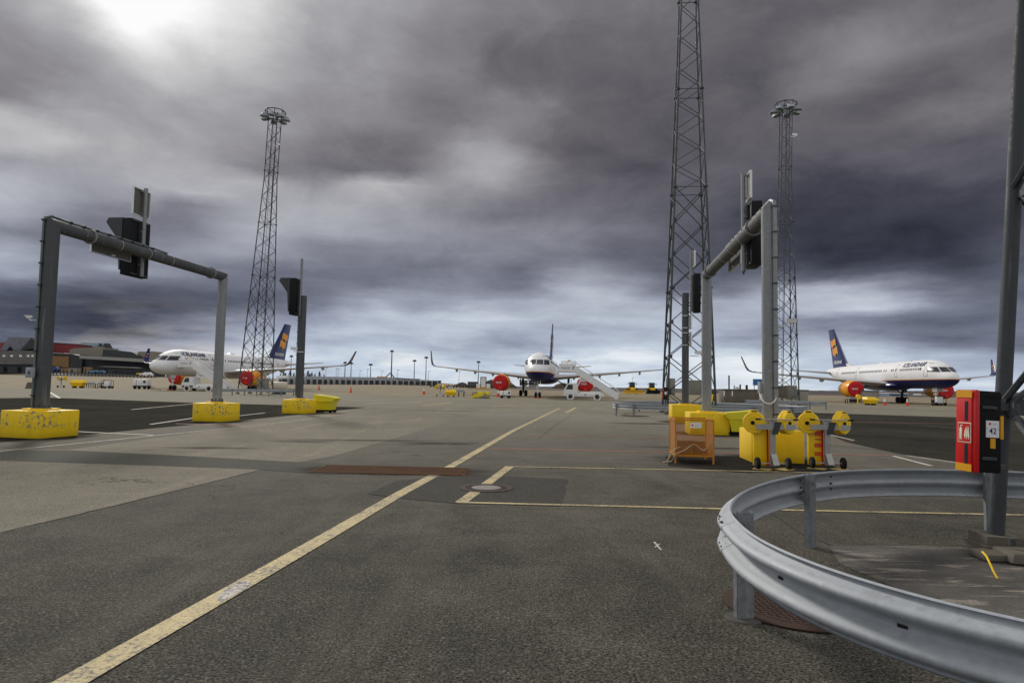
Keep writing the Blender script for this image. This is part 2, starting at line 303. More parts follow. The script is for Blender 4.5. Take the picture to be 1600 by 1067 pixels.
# ---------------------------------------------------------------- mesh builder
class MB:
    def __init__(s): s.b = bmesh.new()
    def _put(s, verts, faces, M=None):
        vs = [s.b.verts.new(M @ Vector(v) if M is not None else v) for v in verts]
        for f in faces:
            try: s.b.faces.new([vs[i] for i in f])
            except ValueError: pass
        return s
    def box(s, c, d, rz=0.0, M=None, taper=1.0, bev=0.0):
        x, y, z = d[0]/2, d[1]/2, d[2]/2
        t = taper
        v = [(-x, -y, -z), (x, -y, -z), (x, y, -z), (-x, y, -z), (-x*t, -y*t, z), (x*t, -y*t, z), (x*t, y*t, z), (-x*t, y*t, z)]
        fs = [(3, 2, 1, 0), (4, 5, 6, 7), (0, 1, 5, 4), (1, 2, 6, 5), (2, 3, 7, 6), (3, 0, 4, 7)]
        MM = Matrix.Translation(c) @ Matrix.Rotation(rz, 4, 'Z')
        if M is not None: MM = M @ MM
        if bev > 0:
            t2 = bmesh.new(); vs = [t2.verts.new(q) for q in v]
            for f in fs: t2.faces.new([vs[i] for i in f])
            bmesh.ops.bevel(t2, geom=list(t2.edges), offset=bev, segments=2, affect='EDGES', profile=.5)
            t2.verts.index_update()
            s._put([q.co.copy() for q in t2.verts], [[q.index for q in f.verts] for f in t2.faces], MM); t2.free()
            return s
        return s._put(v, fs, MM)
    def cyl(s, p0, p1, r0, r1=None, n=12, caps=True):
        p0, p1 = Vector(p0), Vector(p1); r1 = r0 if r1 is None else r1
        ax = p1-p0
        if ax.length < 1e-6: return s
        q = ax.to_track_quat('Z', 'Y').to_matrix()
        v = []
        for P, r in ((p0, r0), (p1, r1)):
            for k in range(n):
                a = 2*math.pi*k/n; v.append(P+q @ Vector((r*math.cos(a), r*math.sin(a), 0)))
        f = [(k, (k+1) % n, n+(k+1) % n, n+k) for k in range(n)]
        if caps: f += [tuple(range(n-1, -1, -1)), tuple(range(n, 2*n))]
        return s._put(v, f)
    def tube(s, path, r, n=8):
        P = [Vector(p) for p in path]; rings = []
        up = None
        for k, p in enumerate(P):
            a = (P[min(k+1, len(P)-1)]-P[max(k-1, 0)]).normalized()
            if up is None:
                up = Vector((0, 0, 1)) if abs(a.z) < .9 else Vector((1, 0, 0))
            sd = a.cross(up).normalized(); up = sd.cross(a).normalized()
            rings.append([p+sd*r*math.cos(2*math.pi*j/n)+up*r*math.sin(2*math.pi*j/n) for j in range(n)])
        return s.loft(rings)
    def loft(s, rings, closed=True, caps=True):
        n = len(rings[0]); v = [q for r in rings for q in r]; f = []
        for i in range(len(rings)-1):
            for j in range(n if closed else n-1):
                k = (j+1) % n; f.append((i*n+j, i*n+k, (i+1)*n+k, (i+1)*n+j))
        if caps and closed: f += [tuple(range(n-1, -1, -1)), tuple(range((len(rings)-1)*n, len(rings)*n))]
        return s._put(v, f)
    def lathe(s, c, axis, prof, n=24):       # prof: (along, radius)
        q = Vector(axis).to_track_quat('Z', 'Y').to_matrix(); c = Vector(c)
        return s.loft([[c+q @ Vector((r*math.cos(2*math.pi*k/n), r*math.sin(2*math.pi*k/n), h)) for k in range(n)] for h, r in prof])
    def prism(s, poly, vec):                 # poly: 3D points; extruded by vec
        n = len(poly); P = [Vector(p) for p in poly]; vec = Vector(vec)
        v = P+[p+vec for p in P]
        return s._put(v, [tuple(range(n-1, -1, -1)), tuple(range(n, 2*n))]+[(k, (k+1) % n, n+(k+1) % n, n+k) for k in range(n)])
    def quad(s, *p): return s._put([Vector(q) for q in p], [tuple(range(len(p)))])
    def build(s, name, m, parent=None, smooth=35, loc=None, rz=0.0):
        bmesh.ops.recalc_face_normals(s.b, faces=s.b.faces)
        me = bpy.data.meshes.new(name); s.b.to_mesh(me); s.b.free()
        for mm in (m if isinstance(m, (list, tuple)) else [m]): me.materials.append(mm)
        if smooth:
            me.polygons.foreach_set('use_smooth', [True]*len(me.polygons)); me.set_sharp_from_angle(angle=R(smooth))
        o = bpy.data.objects.new(name, me); COL.objects.link(o)
        if parent: o.parent = parent
        if loc is not None: o.location = loc
        o.rotation_euler.z = rz
        return o
def tag(o, label=None, cat=None, group=None, kind=None):
    for k, v in (('label', label), ('category', cat), ('group', group), ('kind', kind)):
        if v: o[k] = v
    return o
def thing(name, label, cat, loc=(0, 0, 0), rz=0.0, group=None):
    o = bpy.data.objects.new(name, None); COL.objects.link(o); o.location = loc; o.rotation_euler.z = rz
    o.empty_display_size = .3
    return tag(o, label, cat, group)
def kids(o): return [c for c in bpy.data.objects if c.parent == o]
def dup(o, parent=None, loc=None, rz=None, label=None):
    ch = kids(o); c = o.copy(); COL.objects.link(c); c.parent = parent
    if loc is not None: c.location = loc
    if rz is not None: c.rotation_euler.z = rz
    if label: c['label'] = label
    for q in ch: dup(q, c)
    return c
def textmesh(body, size, name='lettering', m=None, parent=None, xf=None, shear=0.0, width=None, ext=0.0, bold=0.0):
    cu = bpy.data.curves.new(name, 'FONT'); cu.body = body; cu.size = size; cu.shear = shear; cu.extrude = ext
    cu.align_x = 'CENTER'; cu.align_y = 'CENTER'; cu.resolution_u = 3; cu.offset = bold
    o = bpy.data.objects.new(name, cu); COL.objects.link(o)
    dg = bpy.context.evaluated_depsgraph_get(); dg.update()
    me = bpy.data.meshes.new_from_object(o.evaluated_get(dg)); bpy.data.objects.remove(o); bpy.data.curves.remove(cu)
    if width:
        xs = [v.co.x for v in me.vertices]; k = width/(max(xs)-min(xs))
        for v in me.vertices: v.co.x *= k
    if xf:
        for v in me.vertices: v.co = xf(v.co)
    me.materials.clear(); me.materials.append(m)
    q = bpy.data.objects.new(name, me); COL.objects.link(q); q.parent = parent
    return q
YAW = .12          # the stands are laid out on a grid turned this much from the view
def uv(x, y, u, v, z=0.0, a=YAW):      # step u across and v along that grid
    return Vector((x+u*math.cos(a)+v*math.sin(a), y-u*math.sin(a)+v*math.cos(a), z))
def sm(a, b, x):
    t = max(0, min(1, (x-a)/(b-a))); return t*t*(3-2*t)
def elev(x, y):
    k = x/max(y, 1)
    w = 1-sm(-.17, .04, k)
    z = w*.0158*max(0, min(y, 330)-120)
    if y > 420: z += sm(420, 900, y)*(2.2+2.2*math.sin(x*.011+1)+1.3*math.sin(x*.031)+.8*math.sin(x*.07+2))*(sm(.0, .2, k)*.8+.2)
    return z
def on(x, y): return Vector((x, y, elev(x, y)))

# ================================================================= THE GROUND
def strip(name, m, ya, yb, ks, rows):
    b = MB(); vs = []
    for r in range(rows+1):
        t = r/rows; row = []
        for k in ks:
            y0, y1 = ya(k), yb(k)
            y = y0+(y1-y0)*t; ww = max(abs(y), 40)
            x = k*ww; row.append((x, y, elev(x, y)))
        vs.append(row)
    n = len(ks)
    b._put([q for r in vs for q in r], [(i*n+j, i*n+j+1, (i+1)*n+j+1, (i+1)*n+j) for i in range(rows) for j in range(n-1)])
    return tag(b.build(name, m), kind='structure')
KS = [-3+.06*i for i in range(101)]
def yfa(k): return 88/(1+.11*k)
def ygr(k): return 330-140*sm(-.17, .02, k)
def ylv(k): return 350+0*k-40*sm(-.17, .02, k)
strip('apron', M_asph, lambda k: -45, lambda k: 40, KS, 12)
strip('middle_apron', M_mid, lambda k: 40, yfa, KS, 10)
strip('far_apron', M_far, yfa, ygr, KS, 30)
strip('grass_verge', M_grass, ygr, lambda k: ylv(k), KS, 10)
b = MB(); ring = []
for k in range(91):
    a = R(-90+2*k)
strip('lava_plain', M_lava, ylv, lambda k: 1100, [-3+.02*i for i in range(301)], 26)
strip('far_heath', M_lava, lambda k: 1100, lambda k: 5200, KS, 3)

def sheet(name, pts, m, z=.004, sub=0, kind='structure', **kw):
    z *= .36; b = MB(); b._put([(p[0], p[1], elev(p[0], p[1])+z) for p in pts], [tuple(range(len(pts)))])
    o = b.build(name, m, smooth=0); return tag(o, kind=kind, **kw)
G = lambda l: [g(*q) for q in l]
sheet('pale_asphalt_lane', [g(0, 833), g(200, 785), g(400, 735), g(520, 712), g(608, 687), g(690, 662), g(750, 643), g(768, 637), (-8.6, 50), (-9.6, 39.9), (-10.2, 30), (-9.6, 22), (-9.9, 15.2), (-13, 14.6), (-24, 13), (-24, 5), (-6.5, 5.8)], M_asphL, .004)
sheet('dark_stand_asphalt', G([(-300, 626), (75, 621), (300, 629), (450, 633), (573, 636.5), (525, 641.5), (490, 645.5), (370, 657.5), (250, 668), (115, 681), (0, 691), (-300, 745)]), M_asphD, .008)
sheet('dark_stand_asphalt', G([(1228, 643.5), (1600, 655), (1900, 668), (1900, 770), (1600, 737), (1500, 724), (1400, 708), (1320, 690), (1262, 664)]), M_asphD, .008)
sheet('trench_strip', [g(-200, 697)] + G([(0, 703), (110, 703.5), (300, 713), (520, 725), (700, 731), (690, 741), (500, 741), (400, 733), (200, 726), (0, 719.5), (-200, 713)]), M_band, .012)
sheet('repair_patch', G([(575, 772), (618, 752), (735, 741), (886, 749), (875, 791), (712, 786.5), (640, 780)]), M_patch, .016)
sheet('dark_asphalt_patch', G([(1110, 712), (1290, 722), (1320, 738), (1150, 738), (1045, 728), (1040, 713)]), asphalt('dark_patch_asphalt', lin(58, 57, 56), lin(72, 70, 68), .4, streak=False), .012)  # darker ground around the cage

# painted lines, worn
def paint(name, c, wear=.5):
    m, T = newmat(name); co = T.n('ShaderNodeNewGeometry').outputs['Position']
    n = T.noise(co, 26, 8, .75); n2 = T.noise(co, 2.1, 4, .6)
    f = T.m('ADD', T.m('MULTIPLY', n, .7), T.m('MULTIPLY', n2, .3))
    w = T.m('MAXIMUM', T.rng(f, wear-.04, wear+.03), T.m('MULTIPLY', T.rng(T.noise(co, 70, 3, .7), .52, .62), .75))
    col = T.mix(T.rng(T.noise(co, 5, 5, .7), .35, .65), tuple(x*.8 for x in c), c)
    finish(T, T.mix(w, col, lin(92, 90, 85)), .75, 0, n, .3, .004); return m
M_yline = paint('yellow_line_paint', lin(206, 186, 132), .54)
M_wline = paint('white_line_paint', lin(215, 205, 192), .58)
M_pink = paint('red_line_paint', lin(205, 120, 100), .56)
def line(name, pts, w, m, z=.020, label=None, dz=0):
    P = [Vector((p[0], p[1], 0)) for p in pts]; Lf, Rt = [], []
    for k, p in enumerate(P):
        a = (P[min(k+1, len(P)-1)]-P[max(k-1, 0)]).normalized(); n = Vector((-a.y, a.x, 0))*w/2
        Lf.append(p+n); Rt.append(p-n)
    b = MB(); n = len(P); z *= .36
    b._put([(q.x, q.y, z+elev(q.x, q.y)) for q in Lf+Rt], [(k, k+1, n+k+1, n+k) for k in range(n-1)])
    return tag(b.build(name, m, smooth=0), kind='structure')
line('taxi_line', [(-2.65, 1.2), (-2.29, 3.65), (-2.1, 5.29), (-1.9, 7.08), (-1.58, 10.1), (-1.14, 13.5), (0.06, 24.0), g(874, 638)], .185, M_yline)
sq = G([(720, 785.5), (797, 729)])
line('box_marking_end', sq, .17, M_yline, .0204)
line('box_marking_side', [g(788, 729), g(1205, 737), g(1330, 739.5)], .10, M_yline, .0208)
line('box_marking_side', [g(714, 785), g(1120, 795), g(1700, 807)], .10, M_yline, .0208)
line('red_stand_line', G([(808, 680), (1050, 684.5), (1140, 686.5)]), .09, M_pink, .018)
line('red_stand_line', G([(768, 701), (1045, 706.5), (1300, 710), (1398, 712)]), .10, M_pink, .018)
line('red_stand_line', G([(1288, 677.5), (1334, 688)]), .12, M_wline, .018)
line('red_stand_line', G([(1288, 687), (1334, 689)]), .08, M_pink, .0184)
line('red_stand_line', G([(1392, 711.5), (1455, 728)]), .12, M_wline, .018)
line('red_stand_line', G([(1418, 712), (1495, 723)]), .12, M_wline, .0188)
line('stand_line', G([(1260, 658), (1600, 664), (1900, 672)]), .12, M_pink, .018)
line('stand_line', G([(1240, 647), (1400, 660), (1700, 690)]), .10, paint('dull_red', lin(96, 66, 58), .6), .0184)
for q in ([(205, 640), (310, 630)], [(235, 663), (310, 652)], [(370, 650), (414, 645)], [(115, 674), (240, 680)], [(275, 662), (385, 665)], [(-40, 650), (40, 645)]):
    line('stand_line', G(q), .13, M_wline if q[0][0] != 275 else M_pink, .018)
line('lead_in_line', G([(-60, 714), (0, 705), (180, 687), (400, 665), (560, 645), (640, 634), (697, 629.5)]), .14, paint('faded_yellow', lin(170, 158, 128), .5), .018)
for q in ([(660, 634), (690, 631), (706, 628.5)], [(790, 633), (850, 633.5), (912, 634.5)], [(770, 635), (805, 632.5)], [(884, 645), (893, 640.5), (899, 636.5)]):
    line('lead_in_line', G(q), .22, M_yline, .018)
line('stand_line', G([(75, 611), (93, 622)]), .22, M_wline, .018)
for q in ([(128, 594.5), (155, 594.5)], [(560, 608.5), (600, 608.5)], [(0, 599), (22, 599)], [(78, 599.6), (88, 599.6)], [(862, 612.5), (880, 612.6)]):
    line('taxi_line', [g(*p) for p in q], .9, paint('orange_line', lin(205, 160, 80), .6), .03)
line('survey_mark', G([(1022, 847), (1033, 860)]), .022, M_wline, .02); line('survey_mark', G([(1023, 856), (1031, 850)]), .015, M_wline, .0206)
# paint scar on the taxi line
sheet('paint_scar', G([(338, 935), (352, 922), (378, 908), (392, 911), (384, 922), (360, 934), (345, 942)]), paint('white_scar', lin(205, 200, 190), .5), .026)
# seams in the asphalt
M_seam = mat('tar_seam', (.035, .034, .033), .9)
for pts_, w_ in (([(0, 832), (70, 816), (200, 785), (400, 736)], .02), ([(886, 750), (880, 775), (874, 790)], .018), ([(497, 731), (760, 735), (890, 738)], .012), ([(560, 741), (735, 741), (886, 749)], .014), ([(1205, 801), (1250, 833), (1300, 853)], .014), ([(842, 686), (862, 668), (893, 648)], .02)):
    P = G(pts_); Q = []
    for k in range(len(P)-1):
        for j in range(8):
            t = j/8; p = P[k].lerp(P[k+1], t); Q.append(p+Vector((random.uniform(-.012, .012), random.uniform(-.012, .012), 0)))
    Q.append(P[-1]); line('tar_seam', Q, w_, M_seam, .0176)

def stain_shade_mat(name, c, lo, hi, sc):
    m, T = newmat(name); co = T.n('ShaderNodeTexCoord').outputs['Object']
    ln = T.n('ShaderNodeVectorMath', operation='LENGTH', i={0: co}).outputs['Value']
    n = T.noise(T.n('ShaderNodeNewGeometry').outputs['Position'], sc, 6, .7)
    f = T.m('MULTIPLY', T.rng(T.m('ADD', ln, T.m('MULTIPLY', T.m('SUBTRACT', n, .5), .9)), lo, hi, 1, 0), T.rng(n, .3, .65, .08 if lo < .6 else .45, .6 if lo < .6 else .9))
    p = T.n('ShaderNodeBsdfPrincipled', i={'Base Color': (*c, 1), 'Roughness': .95, 'Specular IOR Level': .1}); tr = T.n('ShaderNodeBsdfTransparent')
    mx = T.n('ShaderNodeMixShader', i={0: f}); T.t.links.new(tr.outputs[0], mx.inputs[1]); T.t.links.new(p.outputs[0], mx.inputs[2])
    T.n('ShaderNodeOutputMaterial', i={'Surface': mx.outputs[0]}); return m
M_stain_shade = stain_shade_mat('grime_and_shade', (.018, .017, .016), .45, 1.0, 2.2)  # grime streaks, and soft shade painted on the ground
M_contact = stain_shade_mat('contact_shade_at_base', (.014, .013, .012), .70, 1.12, 3.5)  # contact shade at the block feet, painted as a dark skirt
def stain_shade(x, y, rx, ry, a=0.0, z=.0085, m=None):
    b = MB(); b.quad((-1, -1, 0), (1, -1, 0), (1, 1, 0), (-1, 1, 0)); o = b.build('stain_shade_patch', m or M_stain_shade, smooth=0, loc=(x, y, z+elev(x, y)), rz=a); o.scale = (rx, ry, 1); return tag(o, kind='structure')
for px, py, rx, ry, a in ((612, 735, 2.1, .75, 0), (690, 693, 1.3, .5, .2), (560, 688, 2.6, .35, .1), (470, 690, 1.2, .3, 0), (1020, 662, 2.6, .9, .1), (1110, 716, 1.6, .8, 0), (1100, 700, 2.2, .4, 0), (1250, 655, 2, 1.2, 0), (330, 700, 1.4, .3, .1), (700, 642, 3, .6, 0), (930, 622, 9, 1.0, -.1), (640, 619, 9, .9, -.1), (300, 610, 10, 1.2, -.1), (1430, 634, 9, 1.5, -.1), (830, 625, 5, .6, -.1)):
    q = g(px, py); stain_shade(q.x, q.y, rx, ry, a)  # real streaks, plus soft shade painted on the apron and below the airliners
# concrete foundation around the near tower
def padmat():
    m, T = newmat('scraped_concrete'); co = T.n('ShaderNodeNewGeometry').outputs['Position']
    mp = T.n('ShaderNodeMapping', i={'Vector': co, 'Rotation': (0, 0, .3), 'Scale': (.8, 4, 1)}).outputs[0]
    n = T.noise(mp, 1.6, 9, .72, .6); n2 = T.noise(co, 30, 5, .7); n3 = T.noise(co, 1.1, 5, .6)
    col = T.mix(T.rng(n3, .35, .65), lin(62, 59, 55), lin(98, 93, 86))
    col = T.mix(T.rng(n, .53, .62, 0, .8), col, lin(150, 142, 128))
    col = T.mix(T.rng(n2, .5, .62, 0, .5), col, lin(45, 43, 40))
    finish(T, col, .85, 0, T.m('ADD', n, n2), .5, .01); return m
sheet('foundation_slab', [(3.33, 7.12), (3.1, 6.4), (3.2, 5.6), (3.05, 4.6), (3.2, 2.6), (9.3, 2.3), (9.6, 7.2), (6, 7.15), (4.4, 7.2)], padmat(), .012)

# ================================================================= DRAINS AND COVERS
M_lid = mat('manhole_concrete', (.23, .21, .18), .9, var=.2, dirt=.4)
def manhole(x, y, r, label, concrete=False):
    t = thing('manhole_cover', label, 'manhole cover', (x, y, .007))
    b = MB(); b.lathe((0, 0, 0), (0, 0, 1), [(0, r), (.008, r), (.010, r*.97), (.010, r*.80), (.004, r*.79)], 40); b.build('rim', M_rust, t)
    if concrete:
        b = MB(); b.lathe((0, 0, 0), (0, 0, 1), [(0, r*.55), (.012, r*.55), (.014, r*.52), (.014, .01)], 32); b.build('concrete_lid', M_lid, t)
        b = MB(); b.lathe((0, 0, 0), (0, 0, 1), [(0, r*.80), (.009, r*.80), (.009, r*.56), (0, r*.56)], 32); b.build('ring', M_black, t)
    else:
        b = MB(); b.lathe((0, 0, 0), (0, 0, 1), [(0, r*.78), (.009, r*.78), (.009, .01)], 40)
        for i in range(-9, 10):
            for j in range(-9, 10):
                px, py = i*r*.08, j*r*.08
                if math.hypot(px, py) < r*.72: b.box((px, py, .0105), (r*.05, r*.022, .006), R(45 if (i+j) % 2 else -45))
        b.build('lid', M_rust, t)
    return t
manhole(-.36, 10.62, .42, 'round iron manhole cover with pale concrete centre on box marking', True)
manhole(2.18, 5.12, .55, 'large rusty manhole cover with stud pattern under the near guardrail')
c = g(1360, 650); c = g(1005, 650)
manhole(7.3, 39.2, .75, 'rusty manhole cover inside the guardrail of the middle tower')
t = thing('drain_grate', 'long rusty slot drain grate set across the yellow line', 'drain grate', (g(612, 735).x, g(612, 735).y, .008), -.03); t.scale = (1, 1.6, 1)
b = MB()
for i in range(9): b.box((-1.32+i*.33, 0, .001), (.012, .62, .014))
for i in range(48): b.box((-1.32+i*.0562, 0, .0015), (.022, .6, .006))
b.build('bars', M_orust, t)
b = MB(); b.box((0, .31, .002), (2.72, .04, .012)); b.box((0, -.31, .002), (2.72, .04, .012)); b.build('frame', M_orust, t)
b = MB(); b.quad((-1.4, -.34, -.0004), (1.4, -.34, -.0004), (1.4, .34, -.0004), (-1.4, .34, -.0004)); b.build('pit', M_orust, t)

# ================================================================= AIRLINERS
NOSE = [(-0.0, 3.63, 3.59, .02), (.06, 3.88, 3.36, .26), (.2, 4.05, 3.18, .43), (.5, 4.27, 2.98, .66), (1.0, 4.53, 2.75, .93), (1.7, 4.83, 2.56, 1.2), (2.1, 5.05, 2.48, 1.33), (2.6, 5.38, 2.42, 1.47), (3.2, 5.68, 2.37, 1.60), (4.0, 5.97, 2.33, 1.72), (5.2, 6.21, 2.30, 1.83), (6.6, 6.33, 2.30, 1.87), (8, 6.35, 2.30, 1.88),
        (18, 6.35, 2.30, 1.88), (29, 6.35, 2.30, 1.88), (32, 6.35, 2.38, 1.87), (35, 6.35, 2.75, 1.80), (38, 6.33, 3.35, 1.60), (41, 6.27, 4.05, 1.27), (44, 6.15, 4.72, .80), (46, 6.0, 5.12, .45), (47.1, 5.85, 5.38, .18), (47.3, 5.7, 5.6, .04)]
def fus(s):
    for k in range(len(NOSE)-1):
        a, b_ = NOSE[k], NOSE[k+1]
        if s <= b_[0]:
            t = (s-a[0])/(b_[0]-a[0]); return tuple(a[i]+(b_[i]-a[i])*t for i in (1, 2, 3))
    return NOSE[-1][1:]
def side_y(s, z, off=.02):
    zt, zb, h = fus(s); zc, hz = (zt+zb)/2, (zt-zb)/2
    return (h+off)*math.sqrt(max(0, 1-((z-zc)/(hz+off))**2))
def front_s(x, z):
    lo, hi = 0, 9
    for _ in range(30):
        m_ = (lo+hi)/2
        zt, zb, h = fus(m_); ok = zb < z < zt and side_y(m_, z, 0) >= abs(x)
        if ok: hi = m_
        else: lo = m_
    return hi
def livery(name, blue):
    m, T = newmat(name); co = T.n('ShaderNodeTexCoord').outputs['Object']
    s_ = T.n('ShaderNodeSeparateXYZ', i={0: co}); y, z = s_.outputs[1], s_.outputs[2]
    n = T.noise(co, .8, 5, .6); n2 = T.noise(T.n('ShaderNodeMapping', i={'Vector': co, 'Scale': (1, .35, 2)}).outputs[0], 1.6, 6, .65)
    col = T.mix(T.rng(n, .3, .7), (.81, .81, .82), (.86, .86, .86))
    pan = T.n('ShaderNodeTexBrick', i={'Vector': T.n('ShaderNodeCombineXYZ', i={0: y, 1: z, 2: 0.0}).outputs[0], 'Scale': .35, 'Mortar Size': .004}).outputs['Fac']
    col = T.mix(T.m('MULTIPLY', pan, .12), col, (.3, .3, .32))
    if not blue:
        col = T.mix(T.rng(z, 2.2, 3.3, .55, 0), col, T.mix(T.rng(n2, .35, .65), (.33, .32, .31), (.50, .49, .48)))  # grey belly: shade of the underside put into the colour, mottled with dirt
    if blue:
        lim = T.m('SUBTRACT', 3.48, T.m('MULTIPLY', T.m('MAXIMUM', T.m('SUBTRACT', y, 23.0), 0.0), .11))
        dz = T.m('SUBTRACT', z, lim)
        col = T.mix(T.m('LESS_THAN', dz, .09), col, lin(232, 150, 30))
        col = T.mix(T.m('LESS_THAN', dz, 0.0), col, lin(18, 26, 84))
    col = T.mix(T.rng(n2, .62, .8, 0, .15), col, (.35, .33, .3))
    finish(T, col, .55, 0, None, spec=.25); return m
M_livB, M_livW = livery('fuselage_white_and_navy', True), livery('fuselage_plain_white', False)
def wingmb(secs, n=11):
    rings = []
    for (le, ch, th, nrm) in secs:
        le = Vector(le); nrm = Vector(nrm).normalized(); up, dn = [], []
        for i in range(n):
            t = (1-math.cos(math.pi*i/(n-1)))/2
            y_ = 5*th*(.2969*math.sqrt(t)-.126*t-.3516*t*t+.2843*t**3-.1036*t**4)*ch
            up.append(le+Vector((0, t*ch, 0))+nrm*y_); dn.append(le+Vector((0, t*ch, 0))-nrm*y_*.8)
        rings.append(up+dn[-2:0:-1])
    b = MB(); b.loft(rings); return b
def wheel(b, c, r, w, ax=(1, 0, 0)):
    c = Vector(c); ax = Vector(ax).normalized()
    b.lathe(c-ax*w/2, ax, [(0, r*.55), (.0, r*.86), (w*.12, r*.97), (w*.3, r), (w*.7, r), (w*.88, r*.97), (w, r*.86), (w, r*.55)], 20)
def hub(b, c, r, w, ax=(1, 0, 0)):
    c = Vector(c); ax = Vector(ax).normalized()
    b.lathe(c-ax*w/2, ax, [(0, .02), (0, r), (w, r), (w, .02)], 14)
def make_plane(loc, label, blue, rz=-.11, text_side=(1, -1)):
    t = thing('airliner', label, 'airliner', loc, rz, 'parked airliners')
    rings = []; NS = 44
    ss = []
    for k in range(len(NOSE)-1):
        a, b_ = NOSE[k][0], NOSE[k+1][0]; q = 2 if b_ < 10 or a > 28 else 5
        ss += [a+(b_-a)*j/q for j in range(q)]
    ss.append(47.3)
    for s in ss:
        zt, zb, h = fus(s); zc, hz = (zt+zb)/2, (zt-zb)/2
        rings.append([Vector((h*math.cos(2*math.pi*j/NS), s, zc+hz*math.sin(2*math.pi*j/NS))) for j in range(NS)])
    b = MB(); b.loft(rings); b.build('fuselage', M_livB if blue else M_livW, t, smooth=60)
    b = MB(); b.loft([[Vector((h*math.cos(2*math.pi*j/24), s, 2.75+hz*math.sin(2*math.pi*j/24))) for j in range(24)] for s, h, hz in ((13.5, .5, .2), (14.5, 1.5, .55), (16, 1.95, .72), (19, 2.08, .8), (24, 2.05, .78), (26.5, 1.6, .6), (28.5, .4, .15))])
    b.build('belly_fairing', M_navy if blue else M_white, t)
    for sg in (1, -1):
        b = wingmb([((sg*1.2, 15.9, 2.95), 9.0, .12, (0, 0, 1)), ((sg*1.9, 16.4, 3.05), 8.3, .12, (0, 0, 1)), ((sg*6.5, 18.9, 3.5), 5.4, .11, (-sg*.09, 0, 1)), ((sg*12.5, 22.2, 4.08), 3.7, .10, (-sg*.09, 0, 1)), ((sg*18.9, 25.6, 4.72), 1.95, .10, (-sg*.1, 0, 1))])
        w = b.build('wing', M_wing, t)
        wl = wingmb([((sg*18.9, 25.6, 4.72), 1.95, .10, (-sg*.1, 0, 1)), ((sg*19.4, 26.0, 4.82), 1.85, .09, (-sg*.35, 0, 1)), ((sg*19.85, 26.5, 5.1), 1.65, .08, (-sg*1, 0, .8)), ((sg*20.1, 27.1, 5.65), 1.4, .08, (-sg, 0, .25)), ((sg*20.6, 28.7, 7.55), .75, .08, (-sg, 0, .2))]).build('winglet', M_navy, t)
        bb = MB()
        for zz in (5.9, 6.4):
            k = (zz-5.65)/1.9; cx = sg*(20.1+.5*k); cy = 27.1+1.6*k+.25
            bb.box((cx, cy+.3, zz), (.12, .42, .3))
        bb.build('emblem', M_gold, wl)
        for (yy, ss_, ln) in ((4.6, 24.4, 2.4), (8.8, 23.9, 2.6), (12.0, 25.2, 2.1), (15.4, 26.4, 1.7)):
            zz = 2.95+.095*yy
            b = MB(); b.loft([[Vector((sg*yy+.19*q*math.cos(a), ss_-ln*.5+ln*u, zz-.28*q+.30*q*math.sin(a)-.1*u)) for a in [2*math.pi*j/12 for j in range(12)]] for u, q in ((0, .1), (.15, .7), (.4, 1), (.75, .8), (1, .1))])
            b.build('flap_fairing', M_wing, t)
        ex, ez, e0 = sg*6.48, 2.1, 15.6
        prof = [(0, 1.08), (.1, 1.17), (.5, 1.27), (1.4, 1.33), (2.6, 1.30), (3.6, 1.18), (4.4, 1.02), (5.3, .80), (5.35, .62), (6.2, .35)]
        b = MB(); b.lathe((ex, e0, ez), (0, 1, 0), prof, 32); en = b.build('engine', M_gold, t, smooth=50)
        b = MB(); b.lathe((ex, e0-.06, ez), (0, 1, 0), [(0, .05), (-.03, .6), (0.0, 1.0), (.05, 1.10), (.22, 1.215), (.24, 1.205), (.25, 1.1)], 32); cv = b.build('intake_cover', M_cover, en)
        textmesh('ICELANDAIR', .34, 'cover_lettering', M_wpaint, cv, lambda v: Vector((ex-.25+v.x*.9, e0-.115, ez+.02+v.y)), width=.95, bold=.012)
        b = MB(); b.box((ex, e0-.12, ez-.82), (.42, .03, .24)); b.build('tag', M_orflag, cv)
        b = MB(); b.loft([[Vector((ex+wd*sx, s0, z0)) for sx, s0, z0 in ((-1, a0, zl), (1, a0, zl), (1, a1, zl), (-1, a1, zl))] for zl, a0, a1, wd in ((3.2, 16.6, 21.5, .2), (3.62, 17.9, 22.0, .2))]); b.build('pylon', M_wing, en)
        wingmb([((sg*.3, 40.9, 5.15), 4.4, .10, (0, 0, 1)), ((sg*7.5, 44.9, 5.75), 1.7, .09, (-sg*.1, 0, 1))]).build('tailplane', M_wing, t)
        # main gear
        b = MB(); b.cyl((sg*3.66, 23.6, .75), (sg*3.75, 23.3, 3.3), .16, .19, 14); b.cyl((sg*3.66, 23.6, 1.5), (sg*1.9, 23.2, 2.7), .09, n=10); b.box((sg*3.66, 23.6, .56), (.18, 1.5, .2)); b.cyl((sg*3.66, 24.2, .62), (sg*3.66, 23.7, 1.7), .05, n=8)
        b.box((sg*4.15, 23.5, 2.4), (.05, 1.1, 1.3))
        mg = b.build('main_gear', M_dgrey, t)
        for dy in (-.6, .6):
            for dx in (-.43, .43):
                b = MB(); wheel(b, (sg*3.66+dx, 23.6+dy, .5), .5, .36); wo = b.build('wheel', M_black, mg)
    b = wingmb([((0, 35.6, 6.15), 8.1, .07, (1, 0, 0)), ((0, 38.2, 8.7), 6.3, .07, (1, 0, 0)), ((0, 42.9, 13.75), 3.2, .07, (1, 0, 0))]); fin = b.build('tail_fin', M_navy, t)
    b = MB(); b.loft([[Vector((x_, s_, z_)) for x_, s_, z_ in ((-.16, a0, z0), (.16, a0, z0), (.16, a1, z0), (-.16, a1, z0))] for a0, a1, z0 in ((33.2, 36.4, 6.25), (35.6, 37.0, 6.85))]); b.build('dorsal_fillet', M_white, fin)
